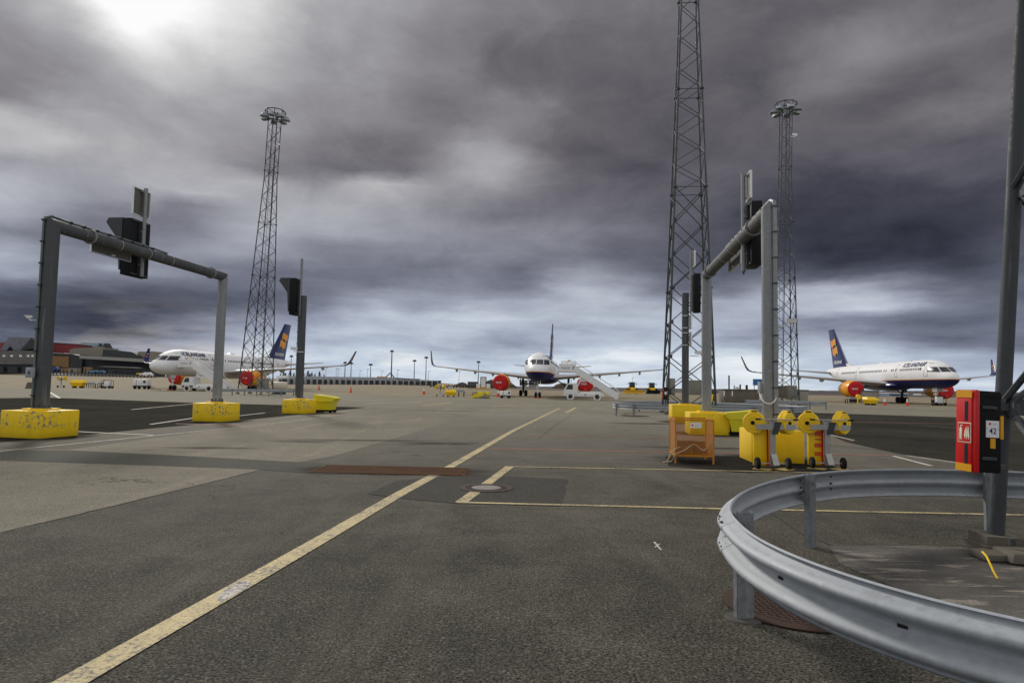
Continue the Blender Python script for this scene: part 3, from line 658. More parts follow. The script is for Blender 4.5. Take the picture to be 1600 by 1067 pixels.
    for sg in (1, -1):      # the wavy amber emblem, two bands one above the other, and the name
        b = MB()
        for z0, s0 in ((10.9, 41.8), (9.35, 41.2)):
            up = []; dn = []
            for j in range(9):
                u = j/8; s_ = s0-.25+2.6*u
                w_ = .22*math.sin(u*math.pi*2)
                zt_ = z0+.72+w_; zb_ = z0-.62+w_*.9
                if z0 > 10: zb_ += .1
                up.append(Vector((sg*.235, s_+.22*zt_-2.3, zt_))); dn.append(Vector((sg*.235, s_+.22*zb_-2.3, zb_)))
            b._put(up+dn, [(j, j+1, 9+j+1, 9+j) for j in range(8)])
        b.quad((sg*.235, 41.6, 9.0), (sg*.235, 42.0, 8.9), (sg*.235, 42.0, 8.0))
        b.build('emblem', M_gold, fin, smooth=0)
        textmesh('ICELANDAIR', .8, 'tail_lettering', M_wpaint, fin, lambda v: Vector((sg*.33, 40.4+sg*v.x, 7.2+v.y)), shear=.15, width=3.9, bold=.02)
        def wrap(v, cx=8.25, z0=5.64, off=.06):
            s = cx+sg*v.x; z = z0+v.y; return Vector((sg*side_y(s, z, off), s, z))
        textmesh('ICELANDAIR', .80, 'title_lettering', M_txt, t, wrap, shear=.12, width=6.3, bold=.02)
        wins = [5.7+.5*j for j in range(13)]+[13.2, 14.0, 14.5, 16.4, 17.1]+[18.1+.53*j for j in range(17)]+[28.6+.53*j for j in range(12)]
        w0 = None
        for s in wins:
            if w0 is None:
                b = MB(); y0 = side_y(8, 5.2, .012)
                pts_ = [(dy*.5, dz) for dy, dz in ((-.2, -.17), (.2, -.17), (.27, -.08), (.27, .08), (.2, .17), (-.2, .17), (-.27, .08), (-.27, -.08))]
                b.prism([(sg*(side_y(8, 5.0+dz, .012)), dy, 5.0+dz) for dy, dz in pts_], (-sg*.05, 0, 0))
                w0 = b.build('cabin_window', M_win, t, loc=(0, s, 0))
            else:
                c_ = w0.copy(); COL.objects.link(c_); c_.parent = t; c_.location = (sg*(side_y(s, 5, .012)-side_y(8, 5, .012)), s, 0)
        for s, wd, nm in ((4.35, .86, 'door'), (13.3-.35, .8, 'door'), (28.0, .7, 'door'), (37.2, .8, 'door')):
            b = MB(); pr = []
            zs = [3.95+(5.8-3.95)*j/6 for j in range(7)]
            for s0 in (s-wd/2, s-wd/2+.05, s+wd/2-.05, s+wd/2):
                pr.append([Vector((sg*side_y(s0, z, .008), s0, z)) for z in zs])
            b.loft([pr[0], pr[1]], closed=False, caps=False); b.loft([pr[2], pr[3]], closed=False, caps=False)
            for z in (3.95, 5.75):
                a = [Vector((sg*side_y(s-wd/2+wd*j/4, z, .008), s-wd/2+wd*j/4, z)) for j in range(5)]; c_ = [Vector((sg*side_y(q.y, z+.05, .008), q.y, z+.05)) for q in a]
                b.loft([a, c_], closed=False, caps=False)
            b.quad(*[(sg*side_y(s+du, 5.1+dz, .012), s+du, 5.1+dz) for du, dz in ((-.1, -.15), (.1, -.15), (.1, .15), (-.1, .15))])
            b.build(nm, M_dgrey, t, smooth=0)
        for (x0, x1, zl0, zl1, zu0, zu1) in ((.06, .90, 4.52, 4.52, 5.17, 5.19), (1.0, 1.60, 4.50, 4.54, 5.21, 5.18), (1.7, 1.8, 4.62, 4.68, 5.12, 5.05)):
            b = MB(); n = 6; grid = []
            for i in range(n):
                row = []
                for j in range(n):
                    u, v = i/(n-1), j/(n-1)
                    if x0 < 1.6:
                        x = x0+(x1-x0)*u; x *= 1-.04*v
                        z = (zl0+(zl1-zl0)*u)*(1-v)+(zu0+(zu1-zu0)*u)*v
                        s = front_s(x, z)
                        row.append(Vector((sg*(x+.015*x), s-.03, z+.01)))
                    else:
                        s = 3.25+.8*u; z = (4.54+.08*u)*(1-v)+(5.18-.12*u)*v
                        row.append(Vector((sg*side_y(s, z, .02), s, z)))
                grid.append(row)
            b.loft(grid, closed=False, caps=False); b.build('cockpit_window', M_win, t, smooth=0)
    b = MB(); b.cyl((0, 5.4, .4), (0, 5.2, 2.5), .11, .12, 12); b.cyl((0, 5.3, 1.2), (0, 4.0, 2.5), .05, n=8); b.box((0, 5.35, 1.55), (.5, .12, .22)); b.cyl((-.35, 5.4, .4), (.35, 5.4, .4), .07)
    b.box((.38, 4.8, 2.15), (.03, 1.3, .5)); b.box((-.38, 4.8, 2.15), (.03, 1.3, .5))
    ng = b.build('nose_gear', M_wpaint, t)
    for dx in (-.28, .28):
        b = MB(); wheel(b, (dx, 5.4, .42), .42, .3); wo = b.build('wheel', M_black, ng)
        b = MB(); b.box((dx, 4.85, .09), (.3, .3, .18)); b.build('chock', M_red, ng)
    b = MB(); b.box((0, 22.0, 6.42), (.5, 2.0, .22), taper=.6); b.build('antenna_fairing', M_white, t)
    for s in (8.6, 15.5):
        b = MB(); b.prism([(-.02, s, 6.3), (-.02, s+.4, 6.3), (-.02, s+.5, 6.62), (-.02, s+.3, 6.62)], (.04, 0, 0)); b.build('antenna', M_white, t)
    b = MB(); b.cyl((0, 12, 6.33), (0, 12, 6.48), .09, .05); b.build('beacon', M_red, t)
    return t
make_plane((3.07, 87.3, 0), 'white airliner with navy belly seen nose-on in the middle', True)
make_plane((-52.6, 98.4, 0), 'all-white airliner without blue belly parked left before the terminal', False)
make_plane((57.7, 87.3, 0), 'white airliner with navy belly seen from its side on the right', True)

# ================================================================= STAIR TRUCKS
def make_stairs(loc, label, rz=-.11):
    t = thing('stair_truck', label, 'passenger stairs', loc, rz, 'white stair trucks')
    b = MB(); b.box((0, 0, .62), (5.2, 2.0, .46), bev=.04); b.box((.9, 0, .95), (2.6, 1.7, .22)); b.build('chassis', M_wpaint, t)
    b = MB(); b.loft([[Vector((x, y, z)) for y, z in ((-1, .5), (1, .5), (1, h), (-1, h))] for x, h in ((-2.65, 1.15), (-2.55, 1.35), (-2.15, 2.1), (-.95, 2.15), (-.85, 2.1), (-.8, .9))]); cb = b.build('cab', M_wpaint, t)
    for sg in (1, -1):
        b = MB(); b.prism([(-2.35, sg*1.005, 1.3), (-1.45, sg*1.005, 1.3), (-1.45, sg*1.005, 1.95), (-2.05, sg*1.005, 1.95)], (0, -sg*.03, 0)); b.build('side_window', M_win, cb)
    b = MB(); b.prism([(-2.56, -.85, 1.33), (-2.56, .85, 1.33), (-2.22, .8, 2.02), (-2.22, -.8, 2.02)], (-.02, 0, -.01)); b.build('windscreen', M_win, cb)
    for x in (-1.75, 1.75):
        for y in (-.92, .92):
            b = MB(); wheel(b, (x, y, .38), .38, .26, (0, 1, 0)); w = b.build('wheel', M_black, t)
            b = MB(); hub(b, (x, y, .38), .2, .28, (0, 1, 0)); b.build('rim', M_rust, w)
            if y < 0:
                b = MB(); b.lathe((x, y-.13, .38), (0, 1, 0), [(0, .42), (0, .5), (.02, .5), (.02, .42)], 16); b.build('wheel_arch', M_wpaint, t)
    # platform high on the left, flight going down to the right
    b = MB(); b.box((-2.3, 0, 3.62), (2.4, 1.8, .2)); b.build('platform', M_wpaint, t)
    for y in (-.92, .92):
        b = MB(); b.box((-2.2, y, 4.15), (2.2, .06, 1.05)); sp = b.build('platform_panel', M_wpaint, t)
        b = MB()
        for z in (4.85, 5.02): b.cyl((-3.0, y, z), (-1.1, y, z), .03)
        for x in (-3.0, -2.3, -1.1): b.cyl((x, y, 4.6), (x, y, 5.02), .03)
        b.build('platform_rail', M_wpaint, t)
        b = MB(); b.prism([(-1.15, y, 3.45), (4.15, y, .12), (4.45, y, .12), (4.45, y, .95), (-1.1, y, 4.42)], (0, .05, 0)); b.build('stair_panel', M_wpaint, t)
        b = MB(); b.tube([(-1.1, y, 4.85), (4.35, y, 1.42), (4.5, y, 1.2), (4.5, y, .25)], .035, 6)
        for k in range(9): b.cyl((-.9+.62*k, y, 4.55-.391*k), (-.9+.62*k, y, 4.78-.391*k), .02, n=6)
        b.build('handrail', M_wpaint, t)
        if y < 0:
            textmesh('ICELANDAIR', .3, 'lettering', M_txt, sp, lambda v: Vector((-2.45+v.x, y-.04, 4.1+v.y)), shear=.15, width=1.15)
            b = MB(); b.prism([(-1.55, y-.05, 3.95), (-1.45, y-.05, 3.95), (-1.25, y-.05, 4.35), (-1.38, y-.05, 4.35)], (0, .01, 0)); b.build('emblem', M_txt, sp)
    b = MB()
    for k in range(17): b.box((-1.0+.33*k, 0, 3.55-.209*k), (.33, 1.7, .05))
    b.build('steps', M_dgrey, t)
    for y in (-.6, .6): b = MB(); b.cyl((-1.2, y, .9), (-.3, y, 2.9), .07, n=8); b.build('lift_strut', M_wpaint, t)
    b = MB(); b.box((-.1, 0, 2.6), (.9, 1.3, .5)); b.build('lift_frame', M_wpaint, t)
    b = MB(); b.box((-2.0, 0, 5.1), (.4, .25, .22)); b.build('beacon', M_amber, t)
    b = MB(); b.lathe((.2, -1.0, .64), (0, -1, 0), [(0, .10), (.012, .10), (.012, .02)], 16); b.build('fleet_mark', M_blue, t)
    return t
p0 = uv(7.37, 87.79, 2.75, 1.0, 0, .11)
st = make_stairs((p0.x-.55, p0.y+1.2, 0), 'white stair truck docked at the nose-on airliner in the middle')
dup(st, loc=(-46.9, 102.3, 0), label='white stair truck docked at the front door of the left airliner')

# ================================================================= LIGHT TOWERS
H, NODE0, PAN = 35.5, 1.45, 2.2167
def half(z): return (1.5 - (z/27.0)*.93) if z < 27 else .57
def corner(k, z, dx=0):
    h = half(z); sx, sy = ((-1, -1), (1, -1), (1, 1), (-1, 1))[k]
    return Vector((sx*h, sy*h, z))
def make_tower(loc, label, rz=-YAW, zmax=H, head=True, ladder=True):
    t = thing('light_tower', label, 'lattice tower', loc, rz, 'steel lattice light towers')
    for k in range(4):
        b = MB(); b.cyl(corner(k, .12), corner(k, min(zmax, 27)), .075, .06, 12)
        if zmax > 27: b.cyl(corner(k, 27), corner(k, zmax), .055, .055, 10)
        for j in range(6):
            z = NODE0+6.65*j
            if z < zmax: b.cyl(corner(k, z-.04), corner(k, z+.04), .14, n=12)
        # a tube with gussets where the braces meet it
        b.build('leg', M_tower, t)
        b = MB(); c_ = corner(k, 0); b.box((c_.x, c_.y, .08), (.34, .34, .14)); b.box((c_.x, c_.y, .03), (.42, .42, .06)); b.build('footing', M_conc, t)
    b = MB()
    for k in range(4):
        k2 = (k+1) % 4; off = 0
        z = NODE0-PAN+off
        inward = Vector((0, 0, 0))
        while z < zmax-.5:
            z1 = z+PAN if z < 14.6 else z+PAN/2
            z1 = min(z1, zmax); a0, a1 = max(z, .25), z1
            if z1 > .6:
                def P(kk, zz): return corner(kk, zz)
                if z < 14.6:
                    n = Vector(((0, -1, 0), (1, 0, 0), (0, 1, 0), (-1, 0, 0))[k])*.03
                    if z >= 0 or True:
                        u0 = (a0-z)/(z1-z)
                        A, B = P(k, z), P(k2, z1); b.cyl(A.lerp(B, u0)+n, B+n, .034, n=6)
                        A, B = P(k2, z), P(k, z1); b.cyl(A.lerp(B, u0)-n, B-n, .034, n=6)
                    for kk in (k, k2):
                        for s in (z1,):
                            q = P(kk, s); q2 = P(k2 if kk == k else k, s); dd = (q2-q).normalized()
                            b.box(q+dd*.12, (abs(dd.x)*.14+.02, abs(dd.y)*.14+.02, .17))
                else:
                    fl = (int(round((z-14.75)/(PAN/2)))+k) % 2
                    A, B = (k, k2) if fl else (k2, k)
                    b.cyl(P(A, z), P(B, z1), .026, n=5)
            z = z1
        for j in range(2, 6):
            zz = NODE0+6.65*j
            if zz < zmax: b.cyl(corner(k, zz), corner(k2, zz), .028, n=5)
    b.build('bracing', M_tower, t)
    if ladder:
        b = MB(); x = -.1
        def L(sx, z): return Vector((x+sx*.2, half(z)*.55, z))
        for sx in (-1, 1): b.cyl(L(sx, .4), L(sx, 27), .02, n=5); b.cyl(L(sx, 27), L(sx, zmax-.2), .02, n=5)
        for j in range(int(zmax/.4)-1): b.cyl(L(-1, .6+.4*j), L(1, .6+.4*j), .012, n=4)
        b.cyl((.25, half(1)*.5, .3), (.2, .2, zmax-.3), .05, n=6)
        b.build('ladder', M_tower, t)
    if head:
        b = MB(); N = 8; ra, rb, zt, zb = 1.75, 1.15, zmax+.30, zmax-.30
        top = [Vector((1.15*ra*math.cos(R(22.5+45*j)), 1.15*ra*math.sin(R(22.5+45*j)), zt)) for j in range(N)]
        top = [q*0.62 for q in top]
        top = [Vector((q.x, q.y, zt)) for q in top]
        bot = [Vector((q.x*.95, q.y*.95, zb)) for q in top]
        for j in range(N):
            b.cyl(top[j], top[(j+1) % N], .06, n=6); b.cyl(bot[j], bot[(j+1) % N], .06, n=6); b.cyl(top[j], bot[j], .05, n=6)
            if j % 2: b.cyl(top[j], bot[(j+1) % N], .04, n=5)
            b.cyl(bot[j], corner([2, 2, 3, 3, 0, 0, 1, 1][j], zmax-.6), .05, n=5)
        b.cyl(bot[0], bot[4], .05); b.build('head_frame', M_tower, t)
        fl = None
        for j in range(7):
            a = R(20+51.4*j)
            if fl is None:
                b = MB(); b.loft([[Vector((x_, y_*w_, z_)) for y_, z_ in ((-1, -.22), (1, -.22), (.8, h_), (-.8, h_))] for x_, w_, h_ in ((0, .28, .1), (.25, .36, .26), (.75, .36, .16), (1.0, .3, -.12))])
                fl = b.build('floodlight', M_gcab, t); ln = MB(); ln.box((.52, 0, -.235), (.8, .5, .03)); ln.build('lens', M_win, fl)
                f_ = fl
            else: f_ = dup(fl, t)
            f_.location = (.85*math.cos(a), .85*math.sin(a), zmax-.45); f_.rotation_euler = (0, R(4), a)
    return t
tw = make_tower((-31.6, 83.5, 0), 'tall floodlight tower in front of the left airliner')
tw.rotation_euler.y = R(1.7)
tr = dup(tw, loc=(31.5, 78.5, 0), label='tall floodlight tower right of the pipe portal, white camera on it'); tr.rotation_euler.y = R(1.2)
make_tower((11.55, 44.0, 0), 'nearer lattice tower whose head runs out of the top of the picture', ladder=False)
make_tower((6.28, 5.32, 0), 'closest tower leg at right edge carrying the fire extinguisher box', -YAW, H, ladder=False).rotation_euler.y = R(1.3)
# concrete footing lumps with a yellow earth wire by the close leg
t = thing('concrete_footing', 'rough low concrete footing at the foot of the closest tower leg', 'footing', (5.0, 6.60, .012), -.1)
b = MB(); b.box((.0, .02, .05), (.5, .42, .10), bev=.03, taper=.85); b.box((.42, -.18, .09), (.5, .42, .17), bev=.03); b.box((-.30, .06, .03), (.26, .3, .07), bev=.02); b.box((.95, -.1, .06), (.8, .5, .12), bev=.02); b.build('slab', M_conc, t)
b = MB(); b.cyl((.36, -.16, .18), (.36, -.16, .21), .14); b.cyl((-.1, .05, .13), (-.1, .05, .2), .03); b.build('base_plate', M_tower, t)
b = MB(); b.tube([(.15, -.16, .17), (.13, -.24, .15), (.10, -.33, .10), (.08, -.40, .05), (.08, -.44, .01)], .009, 8); tag(b.build('earth_wire', M_yel, None, loc=(g(1560, 908).x-.08, g(1560, 908).y+.45, .012)), 'short yellow earth wire bent over the footing of the closest tower leg', 'wire')
b = MB(); b.cyl((0, 0, 0), (.9, -.42, .6), .05, n=8); b.box((.05, 0, .02), (.3, .14, .04))
# ================================================================= GUARDRAILS
def crom(P, n, closed=False):
    out = []; N = len(P); rng_ = range(N if closed else N-1)
    for i in rng_:
        if closed: p = [P[(i+k) % N] for k in (-1, 0, 1, 2)]
        else: p = [P[max(0, i-1)], P[i], P[i+1], P[min(N-1, i+2)]]
        for j in range(n):
            t = j/n; out.append(.5*((2*p[1])+(-p[0]+p[2])*t+(2*p[0]-5*p[1]+4*p[2]-p[3])*t*t+(-p[0]+3*p[1]-3*p[2]+p[3])*t**3))
    if not closed: out.append(P[-1])
    return out
PROF = [(.012, .735), (.0, .742), (-.010, .73), (-.002, .715), (.045, .695), (.078, .680), (.083, .664), (.078, .648), (.045, .628), (.006, .606), (-.002, .588), (.006, .570), (.045, .548), (.078, .528), (.083, .512), (.078, .496), (.045, .477), (-.002, .458), (-.010, .446), (0, .434), (.012, .441)]
def beam(path, closed, parent, name='beam', ds=1, posts=()):
    P = [Vector((p[0], p[1], 0)) for p in path]; N = len(P); rings = []
    for i, p in enumerate(P):
        a = (P[(i+1) % N]-P[(i-1) % N]) if closed else (P[min(i+1, N-1)]-P[max(i-1, 0)])
        a.normalize(); n = Vector((a.y, -a.x, 0))*ds
        th = .005
        p = p-n*.083
        rings.append([p+n*o+Vector((0, 0, z)) for o, z in PROF]+[p+n*(o-th)+Vector((0, 0, z)) for o, z in reversed(PROF)])
    if closed: rings.append(rings[0])
    b = MB(); b.loft(rings, caps=not closed)
    o = b.build(name, M_rail, parent, smooth=50)
    Q = [P[i]-Vector(((P[(i+1) % N]-P[i-1]).normalized().y, -(P[(i+1) % N]-P[i-1]).normalized().x, 0))*ds*.083 for i in range(N)] if closed else P
    return o, Q
def cpost(x, y, rz, parent, h=.74, w=.12, m=None):
    b = MB(); t_ = .008; b.box((0, -.028, h/2), (w, t_, h)); b.box((-w/2, 0, h/2), (t_, .056, h)); b.box((w/2, 0, h/2), (t_, .056, h)); b.box((0, .028, h/2), (w, t_, h)) if False else None
    b.box((-w/2+.015, .028, h/2), (.03, t_, h)); b.box((w/2-.015, .028, h/2), (.03, t_, h))
    for z in (h-.09, h-.16): b.cyl((0, -.034, z), (0, -.042, z), .012, n=8)
    return b.build('post', m or M_gpost, parent, loc=(x, y, 0), rz=rz)
# the near one: a closed loop round the closest tower
loop = [(1.86, 2.62), (1.58, 3.02), (1.40, 3.50), (1.335, 4.05), (1.40, 4.65), (1.52, 5.10), (1.79, 5.70), (2.16, 6.28), (2.60, 6.80), (3.06, 7.22), (3.7, 7.62), (4.45, 7.83), (5.1, 7.86), (5.8, 7.76), (7.0, 7.55), (8.6, 7.2), (10.2, 6.3), (10.9, 4.7), (10.5, 3.0), (9.2, 1.7), (7.2, 1.2), (5.2, 1.15), (3.6, 1.45), (2.5, 1.98)]
t = thing('guardrail', 'big curved galvanised guardrail in the foreground around the closest tower', 'guardrail')
path = crom([Vector((a+.045, b_, 0)) for a, b_ in loop], 24, True)
gb, P = beam(path, True, t, ds=-1)
def nearest(x, y):
    i = min(range(len(P)), key=lambda k: (P[k]-Vector((x, y, 0))).length)
    a = (P[(i+1) % len(P)]-P[i-1]).normalized(); n = Vector((a.y, -a.x, 0))*-1
    return P[i], a, n
for (x, y) in ((1.68, 4.83), (3.04, 7.16), (5.46, 7.82), (8.7, 7.1), (10.7, 4.2), (7.5, 1.35), (4.2, 1.4), (2.2, 2.3)):
    p, a, n = nearest(x, y); q = p-n*.045
    if (x, y) == (1.68, 4.83): q = Vector((1.665, 4.85, 0))
    cpost(q.x, q.y, math.atan2(a.y, a.x) if (x, y) != (1.68, 4.83) else .12, t)
b = MB()
M_slot = mat('slot_dark', (.012, .012, .012), .9)
for (x, y, o_, z) in ((1.36, 3.72, .0, .588), (1.62, 2.95, .0, .588), (1.43, 4.75, .074, .684), (1.45, 4.86, .074, .684), (1.43, 4.7, .074, .53), (1.45, 4.82, .074, .53), (1.5, 5.0, .03, .62), (1.47, 4.9, .03, .555)):
    p, a, n = nearest(x, y); q = p+n*(o_+.004)+Vector((0, 0, z))
    b = MB(); b.box((0, 0, 0), (.046 if o_ == 0 else .030, .006, .016), M=Matrix.Identity(4), bev=.0025)
    b.build('bolt_slot', M_slot, gb, loc=q, rz=math.atan2(a.y, a.x))
def splice(x, y):       # lap joint: a short second skin with its bolts
    i = min(range(len(P)), key=lambda k: (P[k]-Vector((x, y, 0))).length); rings = []; L0 = 0; k0 = 0
    while L0 < .16: L0 += (P[(i+k0+1) % len(P)]-P[(i+k0) % len(P)]).length; k0 += 1
    for j in range(-k0, k0+1):
        k = (i+j) % len(P); a = (P[(k+1) % len(P)]-P[k-1]).normalized(); n = Vector((a.y, -a.x, 0))*-1; p = P[k]
        rings.append([p+n*(o+.004)+Vector((0, 0, z)) for o, z in PROF[2:-2]]+[p+n*(o+.001)+Vector((0, 0, z)) for o, z in reversed(PROF[2:-2])])
    b = MB(); b.loft(rings); sp_ = b.build('lap_joint', M_rail, gb, smooth=50)
    p, a, n = nearest(x, y)
    for u in (-.1, .1):
        p, a, n = nearest(x+a.x*u, y+a.y*u)
        for o_, z in ((.034, .637), (.034, .54), (.062, .69), (.062, .486)):
            q = p+n*(o_+.002)+Vector((0, 0, z)); b = MB(); b.cyl((0, 0, 0), n*.012, .012, n=8); b.build('bolt', M_dgrey, sp_, loc=q)
for (x, y) in ((2.9, 7.08), (3.15, 7.28), (3.4, 7.45)):
    p, a, n = nearest(x, y)
    for z in (.56, .615, .69):
        q = p-n*.016+Vector((0, 0, z)); b = MB(); b.cyl((0, 0, 0), -n*.02, .012, n=8); b.build('bolt', M_dgrey, gb, loc=q)
M_footing = mat('grimy_footing', (.075, .07, .062), .9, var=.3, dirt=.4)
b = MB(); b.lathe((0, 0, 0), (0, 0, 1), [(0, .13), (.010, .12), (.012, .02)], 22); b.build('post_footing', M_footing, t, loc=(1.665, 4.85, .002))
for c_ in ((1.56, 4.8), (3.2, 7.2), (6.6, 7.6)): splice(*c_)
# round the middle tower
t = thing('guardrail', 'curved galvanised guardrail around the middle lattice tower', 'guardrail')
loop2 = [(6.35, 41.2), (6.15, 39.4), (6.9, 37.4), (8.6, 36.1), (10.5, 35.6), (12.9, 35.9), (15.0, 36.8), (17.1, 39.0), (17.3, 41.5), (16.2, 44.2), (14.0, 47.0), (11.5, 48.4), (9.4, 47.4), (7.4, 44.6)]
path = crom([Vector((a, b_, 0)) for a, b_ in loop2], 6, True)
gb, P = beam(path, True, t, ds=-1)
for (x, y) in ((6.2, 38.9), (7.0, 37.3), (9.6, 35.8), (12.9, 35.9), (15.6, 37.2), (17.3, 40.5), (16, 44.5), (13, 47.8), (9.2, 47.2), (7.0, 43.5)):
    p, a, n = nearest(x, y); q = p-n*.05; cpost(q.x, q.y, math.atan2(a.y, a.x), t)
def straight(pts_, label, posts):
    t = thing('guardrail', label, 'guardrail', (pts_[0][0], pts_[0][1], 0))
    o0 = Vector((*pts_[0], 0)); L_ = [Vector((*p, 0))-o0 for p in pts_]; P_ = []
    for k in range(len(L_)-1): P_ += [L_[k].lerp(L_[k+1], j/8) for j in range(8)]
    P_.append(L_[-1]); beam(P_, False, t, ds=1)
    for k in range(posts+1):
        p = L_[0].lerp(L_[-1], k/posts); a = L_[-1]-L_[0]; cpost(p.x, p.y+.06, math.atan2(a.y, a.x), t)
    return t
straight([(-32.6, 75.6), (-24.3, 75.4)], 'straight guardrail before the foot of the left floodlight tower', 6)
straight([(21.4, 61.5), (28.2, 60.4)], 'straight guardrail before the foot of the right floodlight tower', 5)

# ================================================================= CONCRETE BLOCKS, PORTALS
def block(x, y, label, m, a=YAW, w=1.25, h=.72, plinth=True):
    t = thing('concrete_block', label, 'concrete block', (x, y, 0), -a, 'yellow concrete foundation blocks')
    b = MB(); b.box((0, 0, h/2), (w, w, h), bev=.022); b.build('body', m, t)
    if plinth:
        b = MB(); b.box((0, 0, h+.025), (.62, .62, .05), bev=.01); b.build('plinth', m, t)
    return t
A = uv(-12.25, 17.68, -.62, .62, 0, .17); B = uv(-11.22, 26.26, -.62, .62, 0, .17); C_ = uv(-10.36, 34.09, -.62, .62, 0, .15)
D = uv(5.37, 15.06, .57, .62, 0, .1); E_ = uv(7.71, 23.82, -.68, .65, 0, .12); F_ = uv(7.72, 32.42, .72, .65, 0, .12)
M_rstain = stain_shade_mat('rust_stain', (.07, .03, .012), .35, 1.0, 2.5)
for px_, py_ in ((520, 734), (712, 738), (612, 738)): q_ = g(px_, py_); stain_shade(q_.x, q_.y, .7, .7, 0, .0072, M_rstain)
for q_ in (A, B, C_, D, E_, F_): stain_shade(q_.x, q_.y, 1.35, 1.35, -.12, .0097, M_contact)  # painted contact shade round each block
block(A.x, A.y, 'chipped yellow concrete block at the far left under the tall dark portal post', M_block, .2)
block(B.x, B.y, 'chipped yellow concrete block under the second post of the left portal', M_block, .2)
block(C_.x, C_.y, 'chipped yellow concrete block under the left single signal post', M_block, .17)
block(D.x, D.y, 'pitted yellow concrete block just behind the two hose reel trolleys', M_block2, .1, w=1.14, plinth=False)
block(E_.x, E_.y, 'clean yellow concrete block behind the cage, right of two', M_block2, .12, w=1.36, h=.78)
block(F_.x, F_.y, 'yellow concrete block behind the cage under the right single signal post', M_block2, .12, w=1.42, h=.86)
ZB = 5.80
def portal(p, q, label, side, hz, conduit_on):
    p, q = Vector((p.x, p.y, hz)), Vector((q.x, q.y, hz)); ax = (q-p); L_ = Vector((ax.x, ax.y, 0)).length; dirv = Vector((ax.x, ax.y, 0)).normalized()
    t = thing('pipe_portal', label, 'pipe portal', (p.x, p.y, 0))
    q0 = Vector((q.x-p.x, q.y-p.y, 0)); r = .178; out = Vector((-dirv.y, dirv.x, 0))
    for base in (Vector((0, 0, 0)), q0):
        sgn = 1 if base.length < .1 else -1
        b = MB(); N = 28; top = []
        r0 = [base+Vector((r*math.cos(2*math.pi*k/N), r*math.sin(2*math.pi*k/N), hz)) for k in range(N)]
        r1 = [Vector((v.x, v.y, ZB+ (-(v-base).dot(dirv)*sgn))) for v in r0]      # mitred top
        b.loft([r0, r1], caps=False); po = b.build('post', M_galvd if side < 0 and sgn > 0 else M_galv, t, smooth=60)  # near left post gets the dark steel: its backlit shade is in the colour
        b = MB(); b.cyl(base+Vector((0, 0, hz)), base+Vector((0, 0, hz+.03)), r*1.35, n=24)
        for k in range(8):
            a = R(45*k+10); b.cyl(base+Vector((r*1.2*math.cos(a), r*1.2*math.sin(a), hz+.03)), base+Vector((r*1.2*math.cos(a), r*1.2*math.sin(a), hz+.12)), .018, n=6)
        b.build('base_flange', M_galvd, po)
    b = MB(); N = 28; sd_ = Vector((-dirv.y, dirv.x, 0)); rings = []
    for base, sgn in ((Vector((0, 0, ZB)), 1), (q0+Vector((0, 0, ZB)), -1)):
        rings.append([base+sd_*r*math.cos(2*math.pi*k/N)+Vector((0, 0, r*math.sin(2*math.pi*k/N)))-dirv*sgn*r*math.sin(2*math.pi*k/N) for k in range(N)])
    b.loft(rings, caps=False); bm_ = b.build('cross_beam', M_galvd, t, smooth=60)
    for u in (.16 if side < 0 else .17, .90):
        c = q0*u+Vector((0, 0, ZB)); b = MB(); b.cyl(c-dirv*.03, c+dirv*.03, r*1.28, n=24)
        for k in range(10):
            a = R(36*k); o = sd_*r*1.15*math.cos(a)+Vector((0, 0, r*1.15*math.sin(a))); b.cyl(c+o-dirv*.06, c+o+dirv*.06, .015, n=6)
        b.build('flange', M_galv, bm_)
    for u in (.30, .46, .60):
        c = q0*u+Vector((0, 0, ZB)); b = MB(); b.lathe(c-dirv*.015, dirv, [(0, r*.99), (0, r*1.03), (.03, r*1.03), (.03, r*.99)], 24); b.build('strap', M_chain, bm_)
    # cable conduits clamped to the near post, bending over onto the beam
    for k, (dx, rr) in enumerate(conduit_on):
        of = dx; b = MB(); rt = r+.045
        zt = ZB+r*1.0+.06; pth = [of+Vector((0, 0, hz+.08)), of+Vector((0, 0, zt-.18)), of*.9+Vector((0, 0, zt-.05)), of*.6+dirv*.12+Vector((0, 0, zt+.03)), dirv*.5+Vector((0, 0, zt))+of*.2, q0*.5+Vector((0, 0, zt)), q0*.58+Vector((0, 0, zt-.02))]
        b.tube(pth, rr, 8); cn = b.build('conduit', M_green if side < 0 else M_galv, t)
        for j in range(17):
            b = MB(); c = of+Vector((0, 0, hz+.35+j*.6)) if j < 9 else q0*(.07+(j-9)*.06)+Vector((0, 0, zt-.02))
            b.box((0, 0, 0), (.09, .12, .03) if j < 9 else (.12, .05, .06)); b.build('clamp', M_dgrey, cn, loc=c, rz=.3 if j < 9 else -YAW)
    return t
portal(A, B, 'left pipe portal carrying a hooded signal over the dark stand', -1, .77, [(Vector((-.205, -.07, 0)), .035), (Vector((-.155, -.165, 0)), .028)])
portal(D, E_, 'right pipe portal standing behind the hose reel trolleys', 1, .72, [(Vector((.04, -.23, 0)), .045)])
def mono(p, label, side, hz, top):
    t = thing('signal_post', label, 'signal post', (p.x, p.y, 0), -YAW)
    b = MB(); b.cyl((0, 0, hz), (0, 0, top), .17, n=26); b.cyl((0, 0, top), (0, 0, top+.02), .175, n=26); b.build('post', M_galvd, t)
    b = MB(); b.cyl((0, 0, hz), (0, 0, hz+.03), .25, n=20); b.build('base_flange', M_galvd, t)
    if side < 0:
        b = MB(); b.cyl((-.2, -.05, hz+.1), (-.2, -.05, top-.1), .045, n=8)
        for j in range(9): b.box((-.2, -.05, hz+.4+j*.6), (.12, .12, .04))
        b.build('conduit', M_green, t)
    return t
mono(C_, 'single grey signal post on the left beyond the left portal', -1, .80, 6.05)
